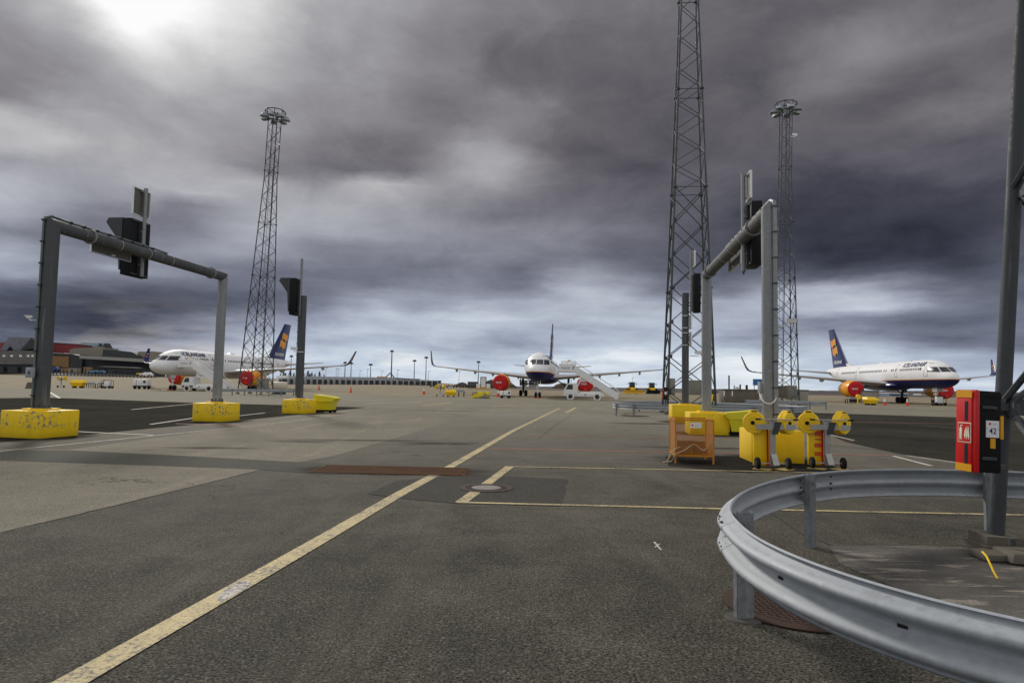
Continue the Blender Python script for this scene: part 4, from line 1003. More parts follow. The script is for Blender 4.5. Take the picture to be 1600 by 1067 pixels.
mono(F_, 'single grey signal post on the right with banded brackets', 1, .9, 6.30)

# signal heads: a deep black box, a hood on the face side, hung on a thin pole
def signal(x, y, zc, side, label, h=1.85, w=.95, hood=True, pole=(1.1, 1.3), dep=.30, a=YAW):
    # face looks across the grid (u = side)
    t = thing('stand_signal', label, 'signal head', (x, y, zc), -a, 'black hooded stand signals')
    s = side
    b = MB(); b.box((s*dep/2+s*.12, 0, 0), (dep, w, h), bev=.015)
    hs = b.build('housing', M_dark, t)
    b = MB()
    for zz in (-h*.47, h*.47): b.box((s*.11, 0, zz), (.03, w*.86, .05))
    b.box((s*.10, 0, 0), (.05, .16, h*.96)); b.build('back_rib', M_dgrey, hs)
    x0 = s*(dep+.12)
    if hood:
        b = MB()
        for yy in (-w/2, w/2):
            b.prism([(x0, yy-.012, h/2), (x0, yy-.012, -h*.42), (x0+s*.05, yy-.012, -h*.42), (x0+s*.12, yy-.012, h*.10), (x0+s*.58, yy-.012, h*.42), (x0+s*.50, yy-.012, h/2)], (0, .024, 0))
        b.prism([(x0, -w/2, h/2-.02), (x0+s*.50, -w/2, h/2-.02), (x0+s*.58, -w/2, h*.42-.02), (x0+s*.58, w/2, h*.42-.02), (x0+s*.50, w/2, h/2-.02), (x0, w/2, h/2-.02)], (0, 0, .02))
        b.build('hood', M_dgrey, hs)
    b = MB()
    for zz in (-.5, -.1, .3):
        for yy in (-.2, .2): b.cyl((x0-s*.01, yy, zz), (x0+s*.015, yy, zz), .09, n=14)
    b.build('lamp', M_win, hs)
    b = MB(); b.cyl((0, 0, -pole[0]), (0, 0, pole[1]), .065, n=12); b.cyl((0, 0, pole[1]), (0, 0, pole[1]+.01), .068, n=12); b.build('pole', M_galv, t)
    b = MB(); b.tube([(0, -.05, -pole[0]+.05), (0, -.07, -pole[0]-.03), (0, 0, -pole[0]-.09), (0, .07, -pole[0]-.03), (0, .07, -pole[0]+.1)], .012, 6); b.build('cable_loop', M_black, t)
    if True:
        b = MB()
        for zz in (-h*.3, h*.3): b.box((s*.06, 0, zz), (.12, .12, .05))
        b.build('bracket', M_galv, t)
    return t
M_plate = mat('sign_back', (.12, .12, .105), .7, var=.15)
def panel(loc, w, h, label, side, a=YAW, horizontal=False):
    t = thing('sign_panel', label, 'sign panel', loc, -a)
    b = MB(); b.box((side*.02, 0, 0), (.012, w, h)); b.build('plate', M_plate, t)
    b = MB()
    for yy in (-w/2, w/2): b.box((0, yy, 0), (.06, .025, h+.02))
    for zz in (-h/2, h/2): b.box((0, 0, zz), (.055, w, .025))
    b.build('frame', M_wpaint if not horizontal else M_chain, t)
    b = MB()
    for zz in (-h*.42, h*.42): b.box((-side*.04, 0, zz), (.08, .18, .04))
    b.build('clip', M_chain, t)
    return t
def along(p, q, u): return p.lerp(q, u)
c = along(A, B, .475); c = uv(c.x, c.y, -.26, 0)
signal(c.x, c.y, 6.0, -1, 'hooded black signal hung on the left portal beam', h=1.9, w=1.0, pole=(.95, 2.05))
c2 = uv(c.x, c.y, -.11, -.05)
panel((c2.x, c2.y, 7.55), .85, .9, 'framed sign panel on top of the signal pole of the left portal', -1)
c3 = along(A, B, .31); c3 = uv(c3.x, c3.y, -.30, 0)
panel((c3.x, c3.y, 5.72), 1.75, .55, 'long sign panel strapped to the left portal beam', -1, horizontal=True)
c = along(D, E_, .30); c = uv(c.x, c.y, .02, 0)
c = along(D, E_, .32); c = uv(c.x, c.y, .24, 0)
signal(c.x-.22, c.y, 5.88, 1, 'black signal head hung on the right portal beam', h=1.75, w=.8, hood=False, pole=(1.0, 1.75))
c2 = uv(c.x-.22, c.y, .14, -.05)
panel((c2.x, c2.y, 7.25), .5, .75, 'framed sign panel on top of the signal pole of the right portal', 1)
c3 = along(D, E_, .60); c3 = uv(c3.x, c3.y, .30, 0)
panel((c3.x, c3.y, 5.70), 1.75, .55, 'long sign panel strapped to the right portal beam', 1, horizontal=True)
c = uv(C_.x, C_.y, -.12, -.1)
signal(c.x, c.y, 6.0, -1, 'hooded black signal on the left single post', h=1.9, w=.8, pole=(1.0, 2.0))
c = uv(F_.x, F_.y, .26, -.1)
signal(c.x, c.y, 6.3, 1, 'black signal head on the right single post', h=1.9, w=.55, hood=False, pole=(.9, 2.1))
c2 = uv(c.x, c.y, .14, -.05); panel((c2.x, c2.y, 8.0), .5, .75, 'small framed sign panel above the right single signal post', 1)
for zz, nm in ((4.9, 'upper'), (4.05, 'lower')):
    c2 = uv(F_.x, F_.y, .25, 0); panel((c2.x, c2.y, zz), .5, .68, nm+' of two small sign panels banded to the right single post', 1)
    for dz in (-.3, .3):
        b = MB(); b.lathe((F_.x, F_.y, zz+dz-.02), (0, 0, 1), [(0, .168), (0, .185), (.04, .185), (.04, .168)], 20); tag(b.build('steel_band', M_chain), ('top' if dz > 0 else 'bottom')+' steel band holding the '+nm+' small sign panel on the right post', 'steel band')
# cameras and small boxes
def camera(loc, rz, label, s=1.0, arm=.35):
    t = thing('security_camera', label, 'security camera', loc, rz)
    b = MB(); b.box((0, 0, 0), (.42*s, .15*s, .15*s), bev=.02); b.box((.02, 0, .09*s), (.5*s, .18*s, .02)); b.build('housing', M_wpaint, t)
    b = MB(); b.cyl((.21*s, 0, 0), (.23*s, 0, 0), .05*s, n=14); b.build('lens', M_win, t)
    b = MB(); b.tube([(0, 0, -.07*s), (0, 0, -.16*s), (-.05, 0, -.2*s), (-arm, 0, -.2*s)], .03*s, 6); b.build('arm', M_wpaint, t)
    return t
camera(at(46, 495.5, 18.3), R(180), 'white security camera on the tall left portal post', .42, .24)
camera(at(460, 545, 34.5), R(200), 'white security camera beside the left single signal post', .75, .45)
camera(at(1237, 502, 16.0), R(-20), 'white security camera on the tall right portal post', .55, .35)
camera(at(1091, 551, 33.0), R(0), 'tiny white security camera on the right single signal post', .8, .4)
camera(at(1242, 211, 77.5), R(20), 'white camera high on the right floodlight tower', 1.4, .6)
camera(at(435, 226, 82.5), R(20), 'white camera high on the left floodlight tower', 1.2, .5)
def ebox(loc, dim, rz, label, m=M_gcab, cable=False):
    t = thing('electrical_box', label, 'electrical box', loc, rz)
    b = MB(); b.box((0, 0, 0), dim, bev=.01); b.build('housing', m, t)
    b = MB(); b.box((0, -dim[1]/2-.006, 0), (dim[0]*.88, .012, dim[2]*.9), bev=.004); d_ = b.build('door', m, t)
    b = MB(); b.box((dim[0]*.3, -dim[1]/2-.02, 0), (.03, .02, .08)); b.build('handle', M_black, d_)
    return t
ebox(at(47.5, 582, 18.1), (.17, .14, .27), -.2, 'small grey electrical box on conduits of the tall left post')
ebox(at(1190.5, 605.5, 15.75), (.15, .2, .27), -.1, 'grey socket box with a red plug on the tall right portal post')
b = MB(); b.tube([at(1187, 615, 15.6), at(1190, 624, 15.4), at(1197, 630, 15.3), at(1204, 631, 15.25), at(1210, 627, 15.25), at(1213, 622, 15.3)], .012, 6); tag(b.build('cable', M_wpaint), 'white cable looping across the tall right portal post', 'cable')
ebox((10.15, 43.0, 1.75), (.55, .4, 1.05), -YAW, 'brown cabinet on the left leg of the middle tower', M_cab)
ebox((12.3, 44.9, 1.72), (.95, .45, .98), -YAW, 'broad grey cabinet inside the middle tower', M_cab)

# ================================================================= FIRE EXTINGUISHER BOXES
def firebox(loc, rz, label, text=None):
    t = thing('extinguisher_box', label, 'fire extinguisher box', loc, rz, 'red and black extinguisher boxes'); t.scale = (.88, .80, .93); t.rotation_euler = (0, R(2.2), rz)
    w, d_, h = .31, .30, .84      # red door looks to -x, black flank to -y
    b = MB(); b.box((.022, 0, 0), (d_-.044, w*.97, h*.985), bev=.018); b.box((.05, 0, .36), (.20, w*.99, .05), bev=.01); b.build('case', M_black, t)
    b = MB(); b.box((-.132, 0, 0), (.056, w, h), bev=.016)
    dr = b.build('door', M_red, t)
    b = MB(); b.box((-.165, 0, 0), (.02, w*.72, h*.9), bev=.008); b.build('door_panel', M_red, dr)
    for zz in (.375, -.375):
        b = MB(); b.box((-.178, 0, zz), (.006, w*.78, .075)); b.build('reflector', M_amber, dr)
    for zz in (.2, -.235):
        b = MB(); b.box((-.176, -.035, zz), (.006, .045, .2)); b.build('window', M_win, dr)
    b = MB(); b.box((-.177, -.01, -.02), (.004, .20, .205)); s_ = b.build('pictogram', M_cream, dr)
    b = MB(); b.box((-.180, -.01, -.02), (.004, .180, .185)); b.build('field', M_red, s_)
    b = MB(); b.box((-.183, .04, -.035), (.003, .038, .12), bev=.001); b.box((-.183, .04, .04), (.003, .015, .03)); b.box((-.183, .03, .052), (.003, .04, .010)); 
    for k in range(3): b.prism([(-.184, -.03-.028*k, -.09), (-.184, -.012-.028*k, -.05), (-.184, -.022-.022*k, 0), (-.184, -.05-.018*k, .05), (-.184, -.04-.022*k, 0), (-.184, -.036-.028*k, -.05)], (.003, 0, 0))
    b.build('symbol', M_cream, s_)
    for zz in (.245, -.27):
        b = MB(); b.box((0, -w/2-.006, zz), (.17, .014, .035), bev=.004); b.build('latch', M_dgrey, t)
    for zz in (.25, .18, -.22, -.30):
        b = MB(); b.box((-.13, w/2+.005, zz), (.03, .02, .02)); b.build('hinge', M_red, t)
    b = MB(); b.box((.035, -w/2-.005, .03), (.15, .008, .17)); sg_ = b.build('number_plate', M_wpaint, t)
    if text:
        textmesh(text, .085, 'number', M_txt, sg_, lambda v: Vector((.035+v.x, -w/2-.011, .008+v.y)), bold=.001)
        textmesh('isavia', .02, 'operator_name', M_gcab, sg_, lambda v: Vector((.06+v.x, -w/2-.011, .083+v.y)))
        b = MB(); b.cyl((.0, -w/2-.009, .083), (.0, -w/2-.012, .083), .012, n=16); b.build('operator_mark', M_cover, sg_)
        b = MB(); b.cyl((-.03, -w/2-.009, .035), (-.03, -w/2-.012, .035), .004, n=8); b.cyl((.1, -w/2-.009, .035), (.1, -w/2-.012, .035), .004, n=8); b.build('screw', M_black, sg_)
    b = MB(); b.box((.145, -w/2-.003, .05), (.036, .012, .235)); b.box((.04, -w/2-.003, -.115), (.055, .012, .10)); b.build('reflector', M_amber, t)
    b = MB()
    for zz in (.33, -.36): b.lathe((.26, .08, zz), (0, 0, 1), [(-.02, .088), (-.02, .096), (.02, .096), (.02, .088)], 18); b.box((.17, .05, zz), (.1, .05, .03))
    b.build('bracket', M_galvd, t)
    return t
firebox((4.51, 6.52, 1.25), R(6), 'red and black extinguisher box numbered 42 on the closest tower leg', '42')
firebox((9.72, 42.6, 1.32), R(-14), 'small distant red and black extinguisher box on the middle tower', None)

# ================================================================= HOSE REEL TROLLEYS
def reel_trolley(x, y, label, rz=0.0, z=0, big=True, marks=True):
    t = thing('hose_reel_trolley', label, 'hose reel trolley', (x, y, z), rz, 'yellow hose reel trolleys')
    b = MB(); b.box((0, 0, .50), (.115, .07, .84)); b.box((0, .01, .95), (.15, .09, .14)); b.build('column', M_alu, t)
    b = MB(); b.box((.055, -.045, .865), (.79, .02, .105)); b.build('cross_bar', M_alu, t)
    b = MB(); b.prism([(-.02, -.06, .72), (.08, -.06, .72), (.16, -.06, .97), (.04, -.06, .97)], (0, -.03, 0)); b.build('brace', M_dgrey, t)
    b = MB(); b.cyl((-.33, -.10, 1.02), (.45, -.10, 1.02), .012, n=8); b.cyl((.0, -.10, 1.02), (.0, 0, 1.0), .02); hb = b.build('handlebar', M_alu, t)
    for s in (-1, 1):
        b = MB(); b.cyl((s*.33+.06, -.10, 1.02), (s*.43+.06, -.10, 1.02), .018, n=8); b.build('grip', M_black, hb)
    for s, rot, cx in ((-1, R(-14), -.33), (1, R(38), .33)):
        rt = Matrix.Translation((cx, .12, .94)) @ Matrix.Rotation(rot, 4, 'Z') @ Matrix.Scale(1.12, 4)
        b = MB()
        tmp = MB(); tmp.lathe((0, -.08, 0), (0, 1, 0), [(0, .04), (0, .10), (-.006, .105), (-.006, .125), (0, .13), (0, .185), (.012, .198), (.05, .20), (.06, .185), (.10, .185), (.11, .20), (.15, .198), (.16, .18), (.16, .05)], 36)
        tmp.prism([(-.10, -.06, .15), (.10, -.06, .15), (.07, -.06, .215), (.045, -.06, .232), (-.045, -.06, .232), (-.07, -.06, .215)], (0, .12, 0))
        tmp.box((-.15, .0, -.02), (.08, .12, .16), bev=.015)
        for v in tmp.b.verts: v.co = rt @ v.co
        rl = tmp.build('hose_reel', M_yel, t)
        b = MB(); b.cyl((-.03, -.10, 0), (-.03, -.082, 0), .036, n=18); b.box((0, -.068, .205), (.09, .004, .022))
        for v in b.b.verts: v.co = rt @ v.co
        b.build('hub', M_black, rl)
        b = MB(); b.cyl((0, .04, -.0), (0, .06, 0), .03)
        b.box((.12, .13, .1), (.06, .01, .06))
        for v in b.b.verts: v.co = rt @ v.co
        b.build('sticker', M_wpaint, rl)
    b = MB(); b.cyl((-.29, -.02, .125), (.29, -.02, .125), .012, n=8); b.box((.02, -.05, .13), (.06, .10, .03)); b.prism([(-.05, -.05, .32), (.07, -.05, .32), (.10, -.13, .10), (-.02, -.13, .10)], (0, .012, 0)); b.build('axle', M_alu, t)
    for s in (-1, 1):
        b = MB(); wheel(b, (s*.31, -.02, .125), .125, .07); w = b.build('wheel', M_black, t)
        b = MB(); hub(b, (s*.31, -.02, .125), .06, .075); b.build('rim', M_dgrey, w)
    b = MB()
    for s in (-1, 1): b.box((s*.22, -.04, .012), (.34, .26, .012), rz=.6*s)
    b.build('foot_plate', mat('pale_yellow_plate', lin(196, 170, 96), .7, dirt=.4), t)
    if big:
        b = MB(); b.box((-.20, .17, .47), (.27, .10, .82), bev=.02); pn = b.build('back_panel', M_yel, t)
        b = MB(); b.box((-.055, .12, .47), (.03, .03, .82)); b.build('edge_strip', M_red, pn)
        if not marks: return t
        b = MB()
        for zz in (.72, .48, .30): b.box((-.14, .117, zz), (.15, .006, .085 if zz < .7 else .1))
        b.box((-.14, .117, .60), (.12, .006, .03)); b.build('warning_mark', mat('orange_red_print', lin(222, 88, 30), .5), pn)
    return t
stain_shade(5.9, 13.9, 1.6, .6, -.1, .0101); stain_shade(3.97, 15.1, .8, .9, -.1, .0103)  # painted contact shade under the trolleys and the cage
reel_trolley(5.36, 13.86, 'left of two yellow hose reel trolleys before the pitted yellow block', -.03, marks=False)
reel_trolley(6.60, 14.12, 'right of two yellow hose reel trolleys, striped panel behind it', -.10)

# ================================================================= CAGE OF WHEEL CHOCKS
t = thing('chock_cage', 'orange mesh cage of wheel chocks with white label left of trolleys', 'mesh cage', (3.97, 14.62, 0), -YAW)
cw, cdp, z0, z1 = .80, 1.0, .17, .94
b = MB()
for x in (-cw/2, cw/2):
    for y in (0, cdp): b.box((x, y, z1/2), (.035, .035, z1))
for z in (z0, z1):
    for y in (0, cdp): b.box((0, y, z), (cw+.03, .032, .032))
    for x in (-cw/2, cw/2): b.box((x, cdp/2, z), (.032, cdp, .032))
b.build('frame', M_orange, t)
def meshp(o, u, v, lu, lv, sp=.05, r=.0024):
    b = MB(); o, u, v = Vector(o), Vector(u), Vector(v)
    n = int((lu+lv)/sp)+1
    for k in range(1, n):
        c_ = k*sp
        a0 = max(0, c_-lv); a1 = min(lu, c_)
        if a1 > a0:
            b.cyl(o+u*a0+v*(c_-a0), o+u*a1+v*(c_-a1), r, n=4, caps=False)
            b.cyl(o+u*(lu-a0)+v*(c_-a0), o+u*(lu-a1)+v*(c_-a1), r, n=4, caps=False)
    return b
hgt = z1-z0
for o, u, lu in (((-cw/2, 0, z0), (1, 0, 0), cw), ((-cw/2, cdp, z0), (1, 0, 0), cw), ((-cw/2, 0, z0), (0, 1, 0), cdp), ((cw/2, 0, z0), (0, 1, 0), cdp)):
    meshp(o, u, (0, 0, 1), lu, hgt).build('mesh_panel', M_orange, t)
meshp((-cw/2, 0, z0), (1, 0, 0), (0, 1, 0), cw, cdp).build('mesh_floor', M_orange, t)
b = MB(); b.box((.03, -.024, .83), (.235, .008, .115)); lb = b.build('label_plate', M_wpaint, t)
b = MB(); b.cyl((-.045, -.03, .83), (-.045, -.034, .83), .02, n=16); b.build('label_mark', M_orflag, lb)
textmesh('isavia', .042, 'label_text', M_gcab, lb, lambda v: Vector((.055+v.x, -.031, .828+v.y)))
M_chock = mat('worn_chock', (.20, .09, .035), .8, var=.3, dirt=.4)
for k, (x, y, z, rz_) in enumerate(((-.15, .3, .27, .1), (.15, .35, .27, -.2), (-.05, .6, .27, .05), (.2, .7, .27, .3), (.12, .42, .40, .15), (-.1, .45, .40, -.1))):
    b = MB(); b.prism([(-.09, -.16, 0), (.09, -.16, 0), (.05, -.16, .13), (-.05, -.16, .13)], (0, .36, 0))
    q = uv(3.97, 14.62, x, y, z-.07); tag(b.build('wheel_chock', M_chock, loc=q, rz=rz_-YAW+R(80)), 'worn brown wheel chock piled inside the orange mesh cage', 'wheel chock', 'wheel chocks in the orange cage')
b = MB(); P_ = [uv(3.97, 14.62, x, y, z) for x, y, z in ((-.3, .05, .35), (-.42, -.04, .30), (-.5, -.05, .22), (-.58, -.08, .06), (-.66, -.02, .012), (-.6, .1, .012), (-.48, .02, .05), (-.4, -.05, .2), (-.2, -.03, .3), (.0, .02, .42), (.2, .0, .3), (.35, .05, .5))]
b.tube(crom(P_, 6), .011, 6); tag(b.build('rope', M_rope), 'pale rope trailing out of the orange mesh cage onto the asphalt', 'rope')

# ================================================================= YELLOW SKIP BINS
def skip(x, y, rz, label, s=1.0):
    t = thing('skip_bin', label, 'skip bin', (x, y, 0), rz, 'yellow skip bins')
    b = MB(); b.loft([[Vector((u*s, v*s, z*s)) for u, v in ((-a, -c_), (a2, -c_), (a2, c_), (-a, c_))] for z, a, a2, c_ in ((.16, .42, .36, .40), (.62, .50, .46, .46))]); b.build('body', M_bin, t)
    b = MB(); b.prism([(-.55*s, -.49*s, .62*s), (.50*s, -.49*s, .62*s), (.62*s, -.49*s, .78*s), (.50*s, -.49*s, .84*s), (-.55*s, -.49*s, .96*s)], (0, .98*s, 0)); ld = b.build('lid', M_bin, t)
    b = MB(); b.box((0, -.5*s, .62*s), (1.02*s, .03, .04*s)); b.build('rim', M_bin, ld)
    b = MB()
    for v in (-.3, .3): b.box((0, v*s, .10*s), (.9*s, .1*s, .08*s)); b.cyl((-.35*s, v*s-.05, .07*s), (-.35*s, v*s+.05, .07*s), .07*s); b.cyl((.35*s, v*s-.05, .07*s), (.35*s, v*s+.05, .07*s), .07*s)
    b.build('skid', M_black, t)
    return t
skip(8.15, 24.0, R(170), 'yellow skip bin with sloping lid between the clean block and the trolleys', .95)
skip(-9.9, 36.3, R(-6), 'yellow skip bin with sloping lid beside the left single post block', 1.0)

# ================================================================= STAND SERVICE EQUIPMENT
def low_bin(x, y, rz, label, s=1.0, z=0):
    t = thing('grit_bin', label, 'grit bin', (x, y, z), rz, 'low yellow bins on the stands')
    b = MB(); b.loft([[Vector((u*s, v*s, q*s)) for u, v in ((-a, -c_), (a, -c_), (a, c_), (-a, c_))] for q, a, c_ in ((.2, .55, .4), (.62, .75, .52))]); b.build('body', M_yel, t)
    b = MB(); b.prism([(-.8*s, -.56*s, .62*s), (.8*s, -.56*s, .62*s), (.8*s, -.5*s, .72*s), (.55*s, -.2*s, 1.0*s), (-.6*s, -.2*s, .98*s), (-.8*s, -.5*s, .72*s)], (0, .9*s, 0)); b.build('lid', M_yel, t)
    b = MB()
    for u in (-.4, .4): b.box((u*s, 0, .1*s), (.12*s, .8*s, .2*s))
    b.build('skid', M_black, t)
    return t
def low_cart(x, y, rz, label, z=0):
    t = thing('towbar_trolley', label, 'trolley', (x, y, z), rz, 'low grey trolleys on the stands')
    b = MB(); b.box((0, 0, .72), (1.8, .7, .1)); b.box((.2, 0, .85), (1.0, .5, .18)); b.build('deck', M_gcab, t)
    b = MB()
    for u in (-.7, 0, .7):
        for v in (-.28, .28): b.cyl((u, v, 0.05), (u, v, .7), .06)
    b.build('leg', M_dgrey, t)
    return t
def bollard_sign(x, y, label, z=0):
    t = thing('stand_marker', label, 'marker post', (x, y, z), -YAW, 'striped marker posts at the stand heads')
    b = MB(); b.box((0, 0, .65), (.62, .25, 1.3), bev=.03); b.build('body', M_wpaint, t)
    b = MB()
    for u in (-.22, 0, .22): b.box((u, -.13, .7), (.08, .02, 1.15))
    b.build('stripe', M_dgrey, t)
    return t
def gpu(x, y, rz, label, s=1.0, z=0):
    t = thing('ground_power_cart', label, 'ground power cart', (x, y, z), rz)
    b = MB(); b.box((0, 0, 1.05*s), (2.2*s, 1.3*s, 1.0*s), bev=.05); bd = b.build('housing', M_wpaint, t)
    b = MB(); b.box((-.55*s, -.66*s, 1.05*s), (.04, .02, .95*s)); b.box((.7*s, -.66*s, 1.15*s), (.4*s, .02, .4*s)); b.build('louvre', M_dgrey, bd)
    b = MB(); b.box((0, 0, .45*s), (2.3*s, 1.2*s, .16*s)); b.cyl((1.1*s, 0, .45*s), (2.0*s, 0, .3*s), .05); b.build('chassis', M_dgrey, t)
    for u in (-.75, .75):
        for v in (-.6, .6):
            b = MB(); wheel(b, (u*s, v*s, .26*s), .26*s, .18*s, (0, 1, 0)); b.build('wheel', M_black, t)
    return t
def hose_cart(x, y, rz, label, z=0):
    t = thing('hose_cart', label, 'hose cart', (x, y, z), rz)
    b = MB(); b.box((0, 0, .75), (.8, .6, .9), bev=.04); b.build('tank', M_wpaint, t)
    b = MB(); b.box((0, 0, .28), (1.7, .8, .14)); 
    for u in (-.8, .8):
        b.tube([(u, -.35, .3), (u, -.35, 1.3), (u, .35, 1.3), (u, .35, .3)], .04, 6)
    b.cyl((-.8, 0, 1.35), (.8, 0, 1.35), .05); b.build('frame', M_dgrey, t)
    for u in (-.6, .6):
        for v in (-.4, .4):
            b = MB(); wheel(b, (u, v, .22), .22, .14, (0, 1, 0)); b.build('wheel', M_black, t)
    return t
M_cbase = M_orflag
cone0 = None
def cone(x, y, label, white=False, s=1.0, z=0):
    t = thing('traffic_cone', label, 'traffic cone', (x, y, z), 0, 'orange traffic cones on the apron')
    b = MB(); b.lathe((0, 0, .04*s), (0, 0, 1), [(0, .2*s), (.95*s, .045*s), (.96*s, .02*s)], 16); b.build('body', M_orflag, t)
    b = MB(); b.box((0, 0, .02*s), (.5*s, .5*s, .04*s)); b.build('base', M_orflag, t)
    if white:
        b = MB(); b.lathe((0, 0, .04*s), (0, 0, 1), [(.42*s, .136*s), (.42*s, .14*s), (.85*s, .07*s), (.85*s, .06*s)], 16); b.build('band', M_wpaint, t)
    return t
# middle stand
reel_trolley(-9.45, 90.0, 'distant hose reel trolley left of the nose-on airliner', 0, big=False).scale = (1.35,)*3
low_bin(-8.15, 91.5, 0, 'low yellow bin beside the distant trolley left of the nose-on airliner', 1.0)
low_cart(-7.1, 91.7, 0, 'low grey trolley right of the yellow bin left of the nose-on airliner')
bollard_sign(-9.4, 104, 'striped white marker post behind the yellow bin near the nose-on airliner')
cone(-14.3, 110.8, 'red and white cone left of the middle yellow bin', True, 1.15); cone(-1.85, 97.5, 'red and white cone at the red intake of the nose-on airliner', True, 1.15)
t = thing('concrete_barrier', 'concrete barrier with flaking yellow paint before the nose-on airliner', 'concrete barrier', (-3.75, 84.0, 0), -.06)
b = MB(); b.box((0, 0, .42), (2.2, .5, .84), bev=.04, taper=.96); b.build('body', M_barr, t)
b = MB()
for u in (-.6, .6): b.box((u, 0, .045), (.3, .52, .09))
b.build('foot', M_dgrey, t)
gpu(-.75, 88.9, R(10), 'grey ground power cart under the left engine of the nose-on airliner', .62)
# left stand
L1 = g(100, 605); reel_trolley(-73.0, 109.5, 'distant hose reel trolley on the stand before the terminal', 0, big=False).scale = (1.6,)*3
low_bin(-71.2, 111, .1, 'low yellow bin on the stand before the terminal', 1.35)
low_cart(-69.9, 112, 0, 'low grey trolley beside the yellow bin before the terminal')
low_cart(-68.2, 112.2, 0, 'low trolley with pipes right of the grey one before the terminal')
bollard_sign(-75.5, 118.5, 'striped marker post behind the yellow bin before the terminal')
hose_cart(-66.4, 111.0, 0, 'small hose cart with a tube frame before the terminal')
b = MB(); b.tube(crom([Vector(q) for q in ((-69.0, 111.5, .15), (-68.3, 111.3, .05), (-67.7, 111.2, .3), (-67.2, 111.1, .9), (-66.9, 111, 1.3))], 5), .05, 6); tag(b.build('hose', M_hose), 'black hose from the low trolley up to the small hose cart', 'hose')
gpu(-60.7, 111.0, 0, 'white ground power cart on wheels left of the white nose gear', 1.05)
b = MB(); b.tube(crom([Vector(q) for q in ((-59.5, 111, .6), (-58.9, 110.6, .1), (-58.0, 110, .05), (-56.9, 108.5, .05), (-55, 106, .06))], 6), .06, 6); tag(b.build('hose', M_hose), 'black power cable from the white cart toward the nose gear', 'hose')
tt = thing('concrete_wedge', 'grey concrete wedge behind the tall left portal post', 'concrete wedge', (-68.2, 95.6, 0), -.1)
b = MB(); b.prism([(-.35, -.4, 0), (.45, -.4, 0), (.35, -.4, .9), (.02, -.4, .9)], (0, .8, 0)); b.build('body', M_conc, tt)
cone(-26.87, 113.2, 'plain orange cone alone on the open apron left of centre', False, 1.0)
cone(-37.0, 130.0, 'small distant orange cone beside the left single post', False, 1.0, elev(-37, 130))
# right stand
low_cart(47.0, 93.2, 0, 'low grey trolley before the right airliner engine')
low_bin(46.1, 86.6, .2, 'low yellow bin before the right airliner engine', 1.05)
b = MB(); b.lathe((47.3, 92.0, 1.0), (0, -1, 0), [(0, .2), (0, .34), (.2, .34), (.2, .2)], 18); b.box((47.3, 92.1, .5), (.1, .2, 1.0)); tag(b.build('hose_reel', M_yel), 'single yellow hose reel on a stand before the right engine', 'hose reel')
cone(48.6, 87.8, 'orange and white cone left of the right airliner main wheels', True, 1.0); cone(51.9, 88.4, 'orange and white cone right of the right airliner main wheels', True, 1.0)
hose_cart(58.3, 92.0, 0, 'hose cart beside the right airliner nose wheels')
tt = thing('concrete_shelter', 'pale concrete shelter behind the right airliner engine', 'shelter', (54.6, 103, 0), -YAW)
b = MB(); b.box((0, 0, .9), (2.2, 1.6, 1.8), bev=.04); b.build('body', M_concl, tt); b = MB(); b.box((0, 0, 1.86), (2.4, 1.8, .12)); b.build('slab', M_conc, tt)
tt = thing('concrete_shelter', 'pale concrete shelter beside the right floodlight tower', 'shelter', (34.6, 80.6, 0), -YAW)
b = MB(); b.box((0, 0, .85), (1.3, 1.3, 1.7), bev=.03); b.build('body', M_concl, tt); b = MB(); b.box((0, 0, 1.75), (1.45, 1.45, .1)); b.build('slab', M_conc, tt)
ebox((31.0, 77.5, 1.5), (1.1, .5, 1.4), -YAW, 'brown cabinet at the left of the right floodlight tower foot', M_conc)
ebox((32.3, 78.0, 1.45), (1.2, .7, 1.6), -YAW, 'grey cabinet within the right floodlight tower legs', M_cab)
ebox((-30.9, 84.0, 1.3), (1.3, .6, 1.4), -YAW, 'beige cabinet within the left floodlight tower legs', M_cab)
tt = thing('fluid_drum', 'cream drum lying at the left floodlight tower foot', 'drum', (-29.6, 86.5, 0), .2)
b = MB(); b.lathe((-.9, 0, .95), (1, 0, 0), [(0, .3), (.05, .62), (.5, .66), (1.3, .66), (1.75, .62), (1.8, .3)], 22); b.build('shell', mat('cream_tank', (.55, .5, .38), .5), tt)
b = MB(); b.box((0, 0, .18), (1.4, .8, .3)); b.build('cradle', M_dgrey, tt)
# concrete tank with pipes, sign and small gear right of the middle tower
tt = thing('concrete_tank', 'square brown concrete tank with pipe stubs on its top', 'concrete tank', (23.6, 70.0, 0), -YAW)
b = MB(); b.box((0, 0, .82), (3.5, 2.6, 1.64), bev=.05); b.box((.0, 0, 1.66), (3.6, 2.7, .1)); b.build('body', M_conc, tt)
for u, h_, r_ in ((-1.0, .35, .04), (-.5, .4, .05), (.1, .5, .08), (.75, .45, .12), (-.2, .25, .2)):
    b = MB(); b.cyl((u, -.3, 1.7), (u, -.3, 1.7+h_), r_); b.build('pipe_stub', M_rust if r_ != .2 else M_wpaint, tt)
for u in (-1.7, -.9):
    b = MB(); b.box((u, -1.32, 1.25), (.12, .02, .5)); b.build('marker', M_wpaint, tt)
tt = thing('information_board', 'white notice board with blue top beside the concrete tank', 'notice board', (25.3, 69.0, 0), -YAW)
b = MB(); 
for u in (-.42, .42): b.cyl((u, 0, 0), (u, 0, 2.3), .035)
b.build('post', M_galvd, tt)
b = MB(); b.box((0, -.04, 1.35), (1.05, .04, .75)); pl_ = b.build('plate', M_wpaint, tt)
b = MB()
for u in (-.25, .15): b.box((u, -.065, 1.5), (.16, .01, .16)); b.box((u, -.065, 1.2), (.2, .01, .12))
b.build('pictogram', M_cover, pl_)
